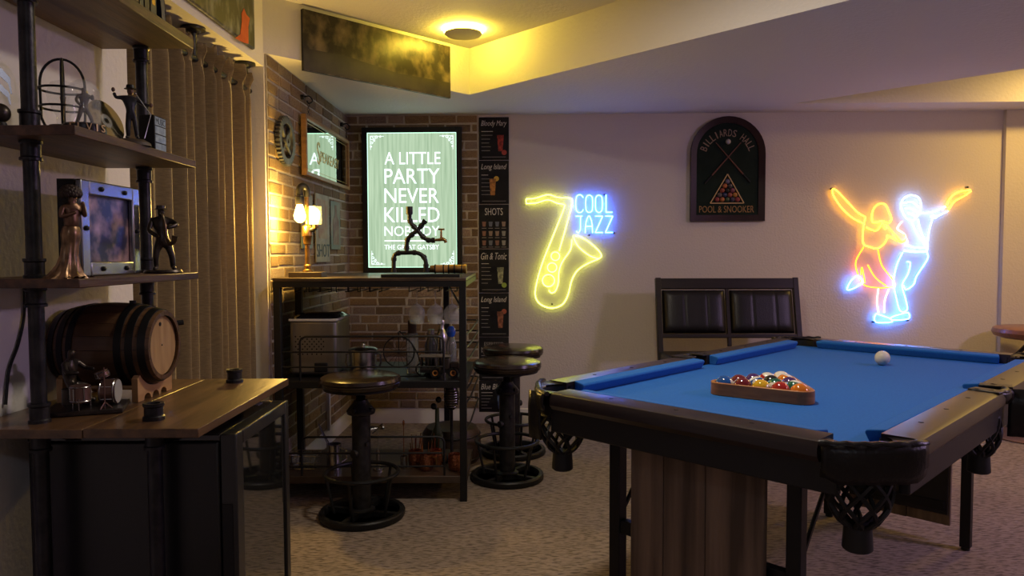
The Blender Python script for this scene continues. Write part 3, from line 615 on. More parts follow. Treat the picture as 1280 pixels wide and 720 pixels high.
def rail(L0, L1):
    pr = [(-CW, 0.0), (-RW + 0.022, 0.0), (-RW + 0.008, -0.004), (-RW, -0.018), (-RW, -0.036), (-RW + 0.012, -0.050), (-CW, -0.050)]
    vv = [(L0, y, ZR + z) for y, z in pr] + [(L1, y, ZR + z) for y, z in pr]; n = len(pr)
    return vv, [tuple(range(n - 1, -1, -1)), tuple(range(n, 2 * n))] + [(i, (i + 1) % n, n + (i + 1) % n, n + i) for i in range(n)]
def side(M, L0, L1, e0, e1, r0, r1, dots):
    c = G().add(*cushion(L0, L1, e0, e1), M).build('cushion', M_cloth, table, bevel=0.003)
    r = G().add(*rail(r0, r1), M).build('rail', M_rail, table)
    for x in dots:
        G().lathe([(0, 0.0), (0.0065, 0.0), (0.0065, 0.0012), (0.004, 0.0018), (0, 0.0018)], 12, M @ Matrix.Translation((x, -0.077, ZR - 0.0004))).build('sight', M_iron, r)
PC = 0.058; RC = 0.145
for rot, off in ((0, HY), (PI, HY)):      # short ends : nose line local y = -HY rotated
    M = Matrix.Rotation(rot, 4, 'Z') @ Matrix.Translation((0, -HY, 0))
    side(M, -HX + PC, HX - PC, CW * 0.0 - 0.012, CW * 0.0 - 0.012, -HX + 0.03, HX - 0.03, (-S_, 0, S_))
for rot in (PI / 2, -PI / 2):
    M = Matrix.Rotation(rot, 4, 'Z') @ Matrix.Translation((0, -HX, 0))
    for q in (-1, 1):
        a, b = (-HY + PC, -0.05) if q < 0 else (0.05, HY - PC)
        ra, rb = (-HY + 0.03, -0.045) if q < 0 else (0.045, HY - 0.03)
        side(M, a, b, -0.010, -0.010, ra, rb, tuple(q * k * S_ for k in (1, 2, 3)))
# aprons under the rails
AX, AY = HX + 0.10, HY + 0.085
for sx in (-1, 1): G().span((sx * AX - 0.012, -AY + 0.10, ZR - 0.125), (sx * AX + 0.012, AY - 0.10, ZR - 0.048)).build('apron', M_apron, table, bevel=0.004)
for sy in (-1, 1): G().span((-AX + 0.10, sy * AY - 0.012, ZR - 0.125), (AX - 0.10, sy * AY + 0.012, ZR - 0.048)).build('apron', M_apron, table, bevel=0.004)
# pockets
M_net = mat('black net cord', (0.008, 0.008, 0.008), 0.6)
def pocket(px, py, ang, R=0.085, wide=1.25, flap=None, hz=0.09, chord=None):
    """ang: outward direction of the pocket mouth"""
    p = G(); n = 18; aw = PI / 2 * wide
    if chord:                                     # leather runs nearly straight across the cut corner of the table
        mx, my, hl, bu = chord; tx, ty, nx, ny = -math.sin(ang), math.cos(ang), math.cos(ang), math.sin(ang)
        arc = [(mx + tx * hl * q + nx * bu * (1 - abs(q) ** 3.5), my + ty * hl * q + ny * bu * (1 - abs(q) ** 3.5)) for q in [2 * i / n - 1 for i in range(n + 1)]]
        outw = [(nx, ny)] * (n + 1)
    else:
        arc = [(px + R * math.cos(ang - aw + 2 * aw * i / n), py + R * math.sin(ang - aw + 2 * aw * i / n)) for i in range(n + 1)]
        outw = [(math.cos(ang - aw + 2 * aw * i / n), math.sin(ang - aw + 2 * aw * i / n)) for i in range(n + 1)]
    p.tube([(x, y, ZR - 0.003 + 0.0015 * math.sin(i * 2.1)) for i, (x, y) in enumerate(arc)], [0.010 + 0.001 * math.sin(i * 1.7) for i in range(n + 1)], 10, flat=0.75)
    root = p.build('pocket', M_leather, table)
    if chord:
        vv = [(x, y, ZR - 0.002 + 0.0015 * math.sin(i * 1.9)) for i, (x, y) in enumerate(arc)] + [(px + (R - 0.02) * math.cos(ang - aw + 2 * aw * i / n), py + (R - 0.02) * math.sin(ang - aw + 2 * aw * i / n), ZR - 0.006) for i in range(n + 1)]
        G().add(vv, [(i, i + 1, n + 2 + i, n + 1 + i) for i in range(n)]).build('leather_top', M_leather, root)
    sk = G(); vv = []; m = 5
    for k in range(m + 1):
        z = ZR - 0.003 - hz * k / m
        for i in range(n + 1):
            rr = 0.009 + (0.004 if k in (1, 2, 3) else 0.0) - 0.003 * (k == m)
            edge = max(0, abs(i - n / 2) / (n / 2) - 0.72) * (0.10 if k >= m - 1 else 0)
            vv.append((arc[i][0] + outw[i][0] * rr, arc[i][1] + outw[i][1] * rr, z + edge * hz * 6 + 0.0015 * math.sin(i * 2.3 + k)))
    sk.add(vv, [(k * (n + 1) + i, k * (n + 1) + i + 1, (k + 1) * (n + 1) + i + 1, (k + 1) * (n + 1) + i) for k in range(m) for i in range(n)])
    o = sk.build('leather_skirt', M_leather, root); sd = o.modifiers.new('th', 'SOLIDIFY'); sd.thickness = 0.005; sd.offset = -1
    # liner: short cup down to the net
    G().lathe([(R - 0.016, ZR - 0.012), (R - 0.013, ZR - 0.05), (R - 0.022, ZR - 0.10), (R - 0.026, ZR - 0.098), (R - 0.02, ZR - 0.05), (R - 0.022, ZR - 0.012)], 20, c=(px, py, 0), a0=ang - aw, a1=ang + aw).build('cup_liner', M_net, root)
    z0, z1 = ZR - 0.085, ZR - 0.205; nn = 8
    prof = lambda t: (R - 0.018) * (1 - t) ** 0.5 * 0.55 + (R - 0.018) * 0.45 * (1 - t) + 0.024 * t + 0.012 * math.sin(PI * t)
    g = G()
    for d in (-1, 1):
        for i in range(nn):
            pts = []
            for q in range(11):
                tt = q / 10; a = 2 * PI * i / nn + d * tt * 1.45; r = prof(tt)
                pts.append((px + r * math.cos(a), py + r * math.sin(a), z0 + (z1 - z0) * tt))
            g.tube(pts, 0.0056, 5)
    g.ring(prof(0), 0.005, (px, py, z0), 20, 6)
    g.build('net', M_net, root)
    G().lathe([(prof(1) + 0.004, z1 + 0.006), (0.030, z1 - 0.005), (0.033, z1 - 0.05), (0.028, z1 - 0.055), (0.0, z1 - 0.056)], 16, c=(px, py, 0)).build('net_sleeve', M_net, root)
    if flap is not None:
        fx, fy, a = flap; c, s = math.cos(a), math.sin(a); q = [(0, 0), (0.004, -0.05), (0.003, -0.10), (0, -0.145)]
        vv = []
        for r, dz in q:
            for k in range(5):
                t_ = (k - 2) * 0.013; w_ = 0.002 * math.sin(k * 2.0)
                vv.append((px + fx + (r + w_) * c - s * t_, py + fy + (r + w_) * s + c * t_, ZR - 0.006 + dz + (0.006 * math.sin(k * 2.4) if dz < -0.15 else 0)))
        o = G().add(vv, [(i * 5 + k, i * 5 + k + 1, i * 5 + k + 6, i * 5 + k + 5) for i in range(3) for k in range(4)]).build('leather_flap', M_leather, root); sd = o.modifiers.new('th', 'SOLIDIFY'); sd.thickness = 0.004
    return root
for sx, sy in ((-1, -1), (1, -1), (1, 1), (-1, 1)):
    an = math.atan2(sy, sx)
    pocket(sx * (HX + 0.018), sy * (HY + 0.022), an, 0.086 if sy < 0 else 0.078, 1.28, flap=(0.098 * math.cos(an + 0.5), 0.098 * math.sin(an + 0.5), an + 0.75) if (sx, sy) == (-1, -1) else None, hz=0.085 if (sx, sy) == (1, -1) else 0.06, chord=(sx * (HX + 0.0575), sy * (HY + 0.0575), 0.116, 0.020))
for sx in (-1, 1):
    pk = pocket(sx * (HX + 0.062), 0, 0 if sx > 0 else PI, 0.066, 1.05, flap=((0.082, 0.075, math.radians(-65)) if sx > 0 else None), hz=0.03)
    g = G()
    for d in (-1, 1): g.box((sx * (HX + 0.09), d * 0.055, ZR + 0.001), (0.085, 0.05, 0.006), rz=d * 0.2 * sx)
    g.build('leather_tab', M_leather, pk, bevel=0.002)
# legs, stretchers, braces
LXp, LYp = 0.272, 0.80
for sy in (-1, 1):
    for sx in (-1, 1):
        lg = G().span((sx * LXp - 0.019, sy * LYp - 0.019, 0.012), (sx * LXp + 0.019, sy * LYp + 0.019, ZR - 0.06)).build('leg', M_black, table, bevel=0.003)
        G().cyl((sx * LXp, sy * LYp, 0), (sx * LXp, sy * LYp, 0.014), 0.016).build('levelling_foot', M_net, lg)
        P0 = (sx * LXp, sy * (LYp - 0.02), 0.42); P1 = (sx * LXp, sy * (LYp - 0.09), 0.50); P2 = (sx * LXp, sy * (LYp - 0.30), ZR - 0.08)
        G().tube([(sx * LXp, sy * (LYp - 0.005), 0.36), P0, P1, P2], 0.009, 6, flat=0.6).build('brace', M_black, table)
    G().span((-LXp, sy * LYp - 0.014, 0.37), (LXp, sy * LYp + 0.014, 0.41)).build('stretcher', M_black, table, bevel=0.003)
    G().span((-HX, sy * LYp - 0.03, ZR - 0.105), (HX, sy * LYp + 0.03, ZR - 0.055)).build('leg_mount', M_black, table)
# reclaimed plank panels between the legs
M_recl = mat('reclaimed planks', (0.20, 0.140, 0.098), 0.75, col2=(0.07, 0.048, 0.034), nscale=1.6, stretch=(14, 14, 0.8), bump=0.35, bscale=6, rand=0.3, detail=8)
for sy, yo in ((-1, -LYp - 0.035), (1, LYp + 0.03)):
    pn = G().span((-0.19, yo - 0.004 + sy * -0.012, 0.12), (0.20, yo + 0.004 + sy * -0.012, ZR - 0.10)).build('plank_panel', M_apron, table)
    xs = [-0.195, -0.085, 0.045, 0.21]
    for i in range(3):
        q = G(); q.span((xs[i] + 0.001, yo - 0.009, 0.07 + 0.002 * i), (xs[i + 1] - 0.001, yo + 0.009, ZR - 0.10)); q.build('plank', M_recl, pn, bevel=0.002)
    yy = yo - 0.013 if sy > 0 else yo + 0.013
    G().span((-0.17, yy - 0.008, 0.135), (0.19, yy + 0.008, 0.175)).build('panel_strap', M_black, pn, bevel=0.002)

# racked balls and cue ball
BR = 0.0286; ZBALL = ZB + BR
A = at_z(905.5, 481, ZBALL); ta = math.radians(-37)
e1 = Vector((math.cos(ta), math.sin(ta), 0)); e2 = Vector((math.cos(ta + PI / 3), math.sin(ta + PI / 3), 0)); D = BR * 2.005
def ball_mat(col, stripe):
    m = mat('ball', col, 0.08, coat=0.6); nt = m.node_tree; N = nt.nodes; L = nt.links; p = N['Principled BSDF']
    tc = N.new('ShaderNodeTexCoord'); sp = N.new('ShaderNodeSeparateXYZ'); L.new(tc.outputs['Object'], sp.inputs[0])
    def cmp(src, op, val):
        n = N.new('ShaderNodeMath'); n.operation = op; n.inputs[1].default_value = val; L.new(src, n.inputs[0]); return n.outputs[0]
    ab = N.new('ShaderNodeMath'); ab.operation = 'ABSOLUTE'; L.new(sp.outputs[0], ab.inputs[0])
    spot = cmp(ab.outputs[0], 'GREATER_THAN', BR * 0.90)
    mx = N.new('ShaderNodeMix'); mx.data_type = 'RGBA'; mx.inputs[6].default_value = (*col, 1); mx.inputs[7].default_value = (0.72, 0.69, 0.6, 1)
    if stripe:
        az = N.new('ShaderNodeMath'); az.operation = 'ABSOLUTE'; L.new(sp.outputs[2], az.inputs[0]); st = cmp(az.outputs[0], 'GREATER_THAN', BR * 0.5)
        mm = N.new('ShaderNodeMath'); mm.operation = 'MAXIMUM'; L.new(spot, mm.inputs[0]); L.new(st, mm.inputs[1]); L.new(mm.outputs[0], mx.inputs[0])
    else: L.new(spot, mx.inputs[0])
    L.new(mx.outputs[2], p.inputs['Base Color']); return m
YEL, BLU, RED, PUR, ORA, GRN, MAR, BLK, WHT = (.62, .36, .02), (.012, .08, .30), (.36, .02, .015), (.06, .02, .12), (.62, .17, .012), (.01, .10, .06), (.14, .014, .02), (.012, .012, .014), (.62, .58, .48)
rows = {(0, 0): ('2', BLU, 0, 'blue solid'), (1, 0): ('7', MAR, 0, 'maroon solid'), (2, 0): ('1', YEL, 0, 'yellow solid'), (3, 0): ('3', RED, 0, 'red solid'), (4, 0): ('5', ORA, 0, 'orange solid'),
        (1, 1): ('15', MAR, 1, 'maroon striped'), (2, 1): ('10', BLU, 1, 'blue striped'), (2, 2): ('4', PUR, 0, 'purple solid'), (3, 1): ('6', GRN, 0, 'green solid'), (3, 2): ('8', BLK, 0, 'black solid'), (3, 3): ('11', RED, 1, 'red striped'),
        (4, 1): ('14', GRN, 1, 'green striped'), (4, 2): ('12', PUR, 1, 'purple striped'), (4, 3): ('13', ORA, 1, 'orange striped'), (4, 4): ('9', YEL, 1, 'yellow striped')}
ballme = G().ball((0, 0, 0), BR, 28, 18).mesh('ball')
M_digit = mat('ball number ink', (0.02, 0.02, 0.02), 0.4)
spin = {(0, 0): (2.6, 0.35, 0.5), (1, 0): (-1.15, 0.3, 0.2), (2, 0): (-0.9, -0.2, 0), (3, 0): (-0.7, 0.9, 0.2), (4, 0): (-2.0, 0.15, 0.2)}
rb = random.Random(4)
for (i, j), (num, col, st, nm) in sorted(rows.items()):
    # column i (left to right), j-th ball going back
    pos = A + e1 * D * (i - j) + e2 * D * j
    o = bpy.data.objects.new('pool_ball', ballme.copy()); COL.objects.link(o); o.data.materials.clear(); o.data.materials.append(ball_mat(col, st))
    o.location = pos; r = spin.get((i, j), (rb.uniform(-3, 3), rb.uniform(-0.6, 0.6), rb.uniform(0.3, 1.2))); o.rotation_euler = (r[2], r[1], r[0])
    tag(o, '%s pool ball in the wooden triangle rack' % nm, 'ball', 'racked pool balls')
    text(num, M_digit, o, None, -BR - 0.0001, Matrix.Rotation(PI / 2, 4, 'Z'), 'number', depth=0.0006, h=0.011, c=(0, 0))
o = bpy.data.objects.new('cue_ball', ballme.copy()); COL.objects.link(o); o.data.materials.clear(); o.data.materials.append(mat('cue ball ivory', (0.66, 0.62, 0.52), 0.12, coat=0.5)); o.location = at_z(1103, 447.5, ZBALL)
tag(o, 'ivory white cue ball alone on the blue cloth', 'ball')
# triangle rack
B5 = A + e1 * D * 4; C5 = A + e2 * D * 4; cen = (A + B5 + C5) / 3
rk = thing('triangle_rack', 'brown wooden triangle rack around the pool balls on the cloth', 'rack', (cen.x, cen.y, ZB), 0)
def round_tri(r, n=6):
    out = []
    cs = [A - cen, B5 - cen, C5 - cen]
    for k, c in enumerate(cs):
        an = math.atan2(c.y, c.x)
        for i in range(n + 1):
            a = an - PI / 3 + 2 * PI / 3 * i / n; out.append((c.x + r * math.cos(a), c.y + r * math.sin(a)))
    return out
oa, ia = round_tri(BR + 0.013), round_tri(BR + 0.0008); n = len(oa); z0, z1 = 0.0, 0.040
vv = [(x, y, z) for z in (z0, z1) for q in (oa, ia) for x, y in q]; ff = []
for i in range(n):
    j = (i + 1) % n; ff += [(i, j, 2 * n + j, 2 * n + i), (n + i, 3 * n + i, 3 * n + j, n + j), (2 * n + i, 2 * n + j, 3 * n + j, 3 * n + i), (i, n + i, n + j, j)]
G().add(vv, ff).build('frame', mat('cherry wood', (0.42, 0.17, 0.05), 0.4, col2=(0.30, 0.115, 0.034), nscale=14, stretch=(1, 1, 5)), rk, bevel=0.002)
# ------------------------------------------------------------------ bar stools
M_seat = mat('dark brown leather', (0.012, 0.007, 0.0055), 0.24, col2=(0.02, 0.011, 0.008), nscale=20, coat=0.2, bump=0.04, bscale=80)
def stool(label, x, y, rz, zs, group=None):
    t = thing('bar_stool', label, 'stool', (x, y, 0), rz, group)
    k = zs - 0.63
    G().lathe([(0.168, 0.004), (0.192, 0.004), (0.195, 0.012), (0.195, 0.028), (0.190, 0.034), (0.172, 0.034), (0.168, 0.028), (0.168, 0.004)], 36).build('base_ring', M_black, t)
    g = G()
    for i in range(4):
        a = PI / 4 + i * PI / 2; g.box((0.095 * math.cos(a), 0.095 * math.sin(a), 0.022), (0.16, 0.024, 0.022), rz=a)
    g.lathe([(0, 0.01), (0.06, 0.01), (0.06, 0.036), (0.046, 0.045), (0, 0.045)], 20); g.build('base_spokes', M_black, t)
    G().lathe([(0.0, 0.03), (0.042, 0.03), (0.042, 0.46 + k), (0.0, 0.46 + k)], 24).build('column', M_iron, t)
    fr = G().ring(0.165, 0.0095, (0, 0, 0.205), 36, 8).build('foot_ring', M_black, t)
    for i in range(5):
        a = 0.3 + i * 2 * PI / 5; G().tube([(0.163 * math.cos(a), 0.163 * math.sin(a), 0.205), (0.125 * math.cos(a), 0.125 * math.sin(a), 0.022)], 0.007, 8).build('ring_post', M_black, fr)
    G().lathe([(0.042, 0.445 + k), (0.062, 0.452 + k), (0.066, 0.466 + k), (0.05, 0.486 + k), (0.036, 0.50 + k), (0.03, 0.515 + k), (0, 0.515 + k)], 24).build('collar', M_iron, t)
    for a, z, r in ((-2.6, 0.30, 0.018), (-1.3, 0.345, 0.010), (-1.0, 0.475 + k, 0.009), (-2.4, 0.475 + k, 0.009), (0.9, 0.30, 0.018)):
        rr = 0.056 if z < 0.4 else 0.068
        G().cyl((0.03 * math.cos(a), 0.03 * math.sin(a), z), (rr * math.cos(a), rr * math.sin(a), z), r, n=8 if r < 0.012 else 14).build('bolt', M_iron, t)
    pr = [(0.0, 0.50 + k)]
    for i in range(7): pr += [(0.019, 0.51 + k + i * 0.008), (0.023, 0.514 + k + i * 0.008)]
    G().lathe(pr + [(0.0, 0.566 + k)], 16).build('screw', M_iron, t)
    G().lathe([(0, 0.556 + k), (0.10, 0.556 + k), (0.165, 0.566 + k), (0.165, 0.574 + k), (0, 0.574 + k)], 32).build('seat_plate', M_black, t)
    G().lathe([(0, 0.572 + k), (0.16, 0.572 + k), (0.177, 0.580 + k), (0.183, 0.596 + k), (0.179, 0.600 + k), (0.183, 0.606 + k), (0.178, 0.620 + k), (0.160, 0.628 + k), (0.08, 0.632 + k), (0, 0.633 + k)], 40).build('seat', M_seat, t)
    return t
gs = 'industrial bar stools'
stool('dark leather round bar stool standing alone in front of the bar cart', -0.69, 3.30, 0.5, 0.655, gs)
stool('dark leather round bar stool in full view between the bar cart and the pool table', -0.028, 3.86, 0.2, 0.64, gs)
stool('dark leather round bar stool partly hidden behind another stool in front of the menu boards', 0.005, 4.36, -0.3, 0.65, gs)
# ------------------------------------------------------------------ bench
t = thing('bench', 'black wooden two seat bench with padded leather backrests against the wall', 'bench', (1.40, 4.50, 0), RZB)
w = 0.93; M_bw = mat('black brown wood', (0.012, 0.008, 0.007), 0.4, col2=(0.018, 0.012, 0.010), nscale=5, stretch=(1, 1, 10), spec=0.35)
tilt = math.atan2(0.10, 0.40); MB_ = Matrix.Translation((0, 0.20, 0.60)) @ Matrix.Rotation(-tilt, 4, 'X')
hb = 0.452
for x in (-w / 2 + 0.018, w / 2 - 0.018): G().span((x - 0.018, -0.02, -0.12), (x + 0.018, 0.02, hb), MB_).build('back_post', M_bw, t, bevel=0.004)
G().span((-0.012, -0.015, 0.0), (0.012, 0.015, hb - 0.07), MB_).build('middle_post', M_bw, t, bevel=0.003)
G().span((-w / 2 + 0.03, -0.017, hb - 0.075), (w / 2 - 0.03, 0.017, hb - 0.004), MB_).build('top_rail', M_bw, t, bevel=0.004)
G().span((-w / 2 + 0.03, -0.017, 0.055), (w / 2 - 0.03, 0.017, 0.08), MB_).build('lower_rail', M_bw, t, bevel=0.003)
def cushion_grid(x0, x1, z0, z1, y, bulge):
    def fn(a, b):
        e = (max(0, 1 - (2 * a - 1) ** 8) * max(0, 1 - (2 * b - 1) ** 8)) ** 0.5
        s = 1 - 0.10 * sum(math.exp(-((a - q) / 0.012) ** 2) for q in (0.345, 0.70))
        return (x0 + (x1 - x0) * a, y - bulge * e * s, z0 + (z1 - z0) * b)
    return fn
for x0, x1 in ((-w / 2 + 0.042, -0.016), (0.016, w / 2 - 0.042)):
    G().grid(cushion_grid(x0, x1, 0.085, hb - 0.08, 0.005, 0.040), 48, 24, MB_).build('back_cushion', M_leather, t, fix=False)
    G().span((x0, 0.004, 0.085), (x1, 0.012, hb - 0.08), MB_).build('back_board', M_bw, t)
for x0, x1 in ((-w / 2 + 0.01, -0.003), (0.003, w / 2 - 0.01)):
    G().span((x0, -0.24, 0.49), (x1, 0.175, 0.575)).build('seat_cushion', M_leather, t, bevel=0.022, seg=4)
G().span((-w / 2 + 0.01, -0.225, 0.44), (w / 2 - 0.01, 0.19, 0.489)).build('seat_frame', M_bw, t, bevel=0.004)
for x in (-w / 2 + 0.035, w / 2 - 0.035):
    for y in (-0.20, 0.165): G().span((x - 0.02, y - 0.02, 0), (x + 0.02, y + 0.02, 0.445)).build('leg', M_bw, t, bevel=0.003)
# ------------------------------------------------------------------ round pedestal table at the right edge
t = thing('pedestal_table', 'round brown wooden pedestal table by the wall behind the pool table', 'table', (3.40, 4.70, 0), 0)
M_rt = mat('reddish wood', (0.24, 0.10, 0.05), 0.35, col2=(0.16, 0.065, 0.035), nscale=4, stretch=(1, 6, 1), coat=0.2)
G().lathe([(0, 0.645), (0.20, 0.645), (0.245, 0.66), (0.258, 0.685), (0.25, 0.708), (0.235, 0.716), (0, 0.718)], 48).build('tabletop', M_rt, t)
G().lathe([(0, 0.0), (0.262, 0.0), (0.266, 0.008), (0.25, 0.016), (0.06, 0.03), (0, 0.03)], 48).build('base_disc', mat('dusty brown metal', (0.20, 0.11, 0.07), 0.5), t)
G().lathe([(0, 0.02), (0.035, 0.02), (0.035, 0.645), (0, 0.645)], 20).build('column', M_black, t)
for a in (PI * 1.25, PI * 0.58, PI * 1.92):
    G().tube([(0.05 * math.cos(a), 0.05 * math.sin(a), 0.62), (0.17 * math.cos(a), 0.17 * math.sin(a), 0.50), (0.19 * math.cos(a), 0.19 * math.sin(a), 0.02)], 0.014, 6).build('leg', M_black, t)

# ------------------------------------------------------------------ bar cart in the brick corner
YF = 3.51; ZT = 1.088; BLx, BRx = -1.128, -0.238; YB = 4.44
cart = thing('bar_cart', 'black metal bar cart with three shelves and wire guard rails in the brick corner', 'bar cart', (BLx, YF, 0))
def C3(x, y, z): return (x - BLx, y - YF, z)
M_top = mat('dark wood top', (0.07, 0.045, 0.028), 0.4, col2=(0.035, 0.022, 0.015), nscale=4, stretch=(2, 14, 2), coat=0.15)
G().span(C3(BLx - 0.018, YF - 0.02, ZT - 0.016), C3(BRx + 0.018, YB + 0.02, ZT)).build('top_board', M_top, cart, bevel=0.002)
g = G()
for a, b in (((BLx - 0.018, YF - 0.02), (BRx + 0.018, YF + 0.012)), ((BLx - 0.018, YB - 0.01), (BRx + 0.018, YB + 0.02)), ((BLx - 0.018, YF), (BLx + 0.014, YB)), ((BRx - 0.014, YF), (BRx + 0.018, YB))):
    g.span(C3(a[0], a[1], ZT - 0.044), C3(b[0], b[1], ZT - 0.017))
g.build('top_frame', M_black, cart)
for x, y in ((BLx, YF), (BRx, YF), (BLx, 3.86), (-0.40, YB)):
    G().span(C3(x - 0.017, y - 0.017, 0), C3(x + 0.017, y + 0.017, ZT - 0.03)).build('post', M_black, cart, bevel=0.002)
ZM, ZL = 0.59, 0.125
for z, nm in ((ZM, 'middle_shelf'), (ZL, 'bottom_shelf')):
    G().span(C3(BLx - 0.018, YF - 0.016, z - 0.034), C3(BRx + 0.018, YB - 0.30 if nm == 'middle_shelf' else YB - 0.45, z)).build(nm, M_top if nm == 'bottom_shelf' else M_black, cart, bevel=0.002)
def guard(z, hs, y):
    x0, x1 = at_y(375, 440, y).x, at_y(554.5, 440, y).x
    G().tube([C3(x0, y, z), C3(x0, y, z + hs[0] - 0.025), C3(x0 + 0.008, y, z + hs[0] - 0.008), C3(x0 + 0.03, y, z + hs[0]), C3(x1 - 0.03, y, z + hs[0]), C3(x1 - 0.008, y, z + hs[0] - 0.008), C3(x1, y, z + hs[0] - 0.025), C3(x1, y, z)], 0.0055, 6).build('guard_rail', M_black, cart)
    for h in hs[1:]: G().tube([C3(BLx, y, z + h), C3(x1, y, z + h)], 0.0045, 6).build('guard_rail', M_black, cart)
guard(ZM, (0.215, 0.14, 0.067), YF); guard(ZL, (0.19, 0.11, 0.045), YF)
for z, hs in ((ZM, (0.21, 0.145, 0.075)), (ZL, (0.40, 0.33, 0.20))):
    for h in hs:
        xe = BRx + 0.032
        G().tube([C3(BRx, YF, z + h), C3(BRx + 0.02, YF + 0.3, z + h), C3(xe, YB - 0.04, z + h), C3(xe - 0.01, YB - 0.005, z + h), C3(xe - 0.04, YB, z + h), C3(-0.40, YB, z + h)], 0.005, 6).build('side_rail', M_black, cart)
G().tube([C3(-0.40, YB - 0.02, ZT - 0.05), C3(-0.30, YB - 0.5, ZT - 0.13), C3(BRx, YF, ZT - 0.16)], 0.006, 6).build('corner_brace', M_black, cart)
for u in (383, 400, 413, 433, 448, 459, 474, 521, 544, 565):
    x = at_y(u, 360, 3.66).x
    G().tube([C3(x - 0.022, YF + 0.03, ZT - 0.044), C3(x - 0.022, YF + 0.03, ZT - 0.068), C3(x - 0.022, YF + 0.32, ZT - 0.068), C3(x + 0.022, YF + 0.32, ZT - 0.068), C3(x + 0.022, YF + 0.03, ZT - 0.068), C3(x + 0.034, YF + 0.03, ZT - 0.068), C3(x + 0.034, YF + 0.03, ZT - 0.044)], 0.0028, 6).build('glass_hanger', M_black, cart)
M_wine = M_film
for k, u in enumerate((521, 544, 565)):
    p = at_y(u, 380, 3.66); t = thing('wine_glass', 'clear stemmed wine glass hanging upside down under the bar cart top, %s' % ('leftmost on the rack', 'middle one', 'next to the front post')[k] if False else ('empty wine glass hanging upside down next to the dark bottle', 'empty wine glass hanging upside down between two others', 'empty wine glass hanging upside down next to the cart post')[k], 'wine glass', (p.x, 3.66, ZT - 0.235), 0, 'hanging wine glasses')
    G().lathe([(0.034, 0.0), (0.0355, 0.0), (0.043, 0.05), (0.041, 0.066), (0.028, 0.086), (0.010, 0.098), (0.008, 0.097), (0.026, 0.083), (0.0392, 0.065), (0.0412, 0.05), (0.034, 0.0)], 24).build('bowl', M_wine, t)
    G().lathe([(0, 0.094), (0.006, 0.096), (0.0035, 0.11), (0.0035, 0.155), (0.006, 0.160), (0, 0.161)], 12).build('stem', M_wine, t)
    G().lathe([(0, 0.158), (0.008, 0.160), (0.033, 0.1665), (0.034, 0.1685), (0, 0.1705)], 24).build('foot', M_wine, t)
# ice maker
x0, x1 = at_y(362, 430, 3.60).x, at_y(421, 430, 3.60).x
t = thing('ice_maker', 'steel countertop ice maker with black lid on the middle cart shelf', 'ice maker', ((x0 + x1) / 2, 3.60, ZM)); w = x1 - x0; d = 0.30; h = 0.315
M_ice = mat('stainless housing', (0.25, 0.24, 0.23), 0.38, 0.85, col2=(0.2, 0.19, 0.19), nscale=20, stretch=(1, 1, 0.05))
bd = G().span((-w / 2, 0, 0.012), (w / 2, d, h - 0.03)).build('housing', M_ice, t, bevel=0.018, seg=4)
G().span((-w / 2 - 0.004, -0.005, h - 0.036), (w / 2 + 0.004, d + 0.004, h - 0.022)).build('lid_trim', mat('pale plastic', (0.5, 0.48, 0.45), 0.4), t, bevel=0.005)
def lid(a, b):
    return (-w / 2 + w * a, d * b, h - 0.023 + 0.028 * (1 - (2 * a - 1) ** 6) * (1 - (2 * b - 1) ** 4))
G().grid(lid, 16, 16).build('lid', mat('glossy black lid', (0.01, 0.01, 0.012), 0.12, coat=0.5), t, fix=False)
for i in range(8):
    for j in range(13):
        if (i + j) % 2 == 0: G().lathe([(0, 0), (0.0042, 0), (0.0042, 0.002), (0, 0.002)], 6, Matrix.Translation((-w / 2 + 0.03 + j * 0.0115, 0.0012, 0.205 - i * 0.0125)) @ Matrix.Rotation(PI / 2, 4, 'X')).build('vent_hole', M_black, bd)
G().span((w * 0.02, -0.006, 0.03), (w * 0.30, 0.002, 0.075)).build('water_window', M_black, t, bevel=0.004)
for x in (-1, 1): G().cyl((x * (w / 2 - 0.03), 0.04, 0), (x * (w / 2 - 0.03), 0.04, 0.014), 0.014).build('foot', M_black, t)
# ice bucket
p = at_y(454, 440, 3.64); t = thing('ice_bucket', 'round chrome ice bucket with lid and side handles on the middle cart shelf', 'ice bucket', (p.x, 3.64, ZM))
G().lathe([(0, 0), (0.060, 0), (0.066, 0.006), (0.068, 0.125), (0.071, 0.128), (0, 0.128)], 32).build('body', M_chrome, t)
ld = G().lathe([(0.073, 0.126), (0.073, 0.137), (0.06, 0.145), (0.03, 0.150), (0, 0.151)], 32).build('lid', M_chrome, t)
G().ball((0, 0, 0.158), 0.012, 14, 8).build('knob', M_chrome, ld)
for sx in (-1, 1): G().tube([(sx * 0.066, 0, 0.115), (sx * 0.085, 0, 0.112), (sx * 0.088, 0, 0.07), (sx * 0.080, 0, 0.045)], 0.005, 8).build('handle', M_chrome, t)
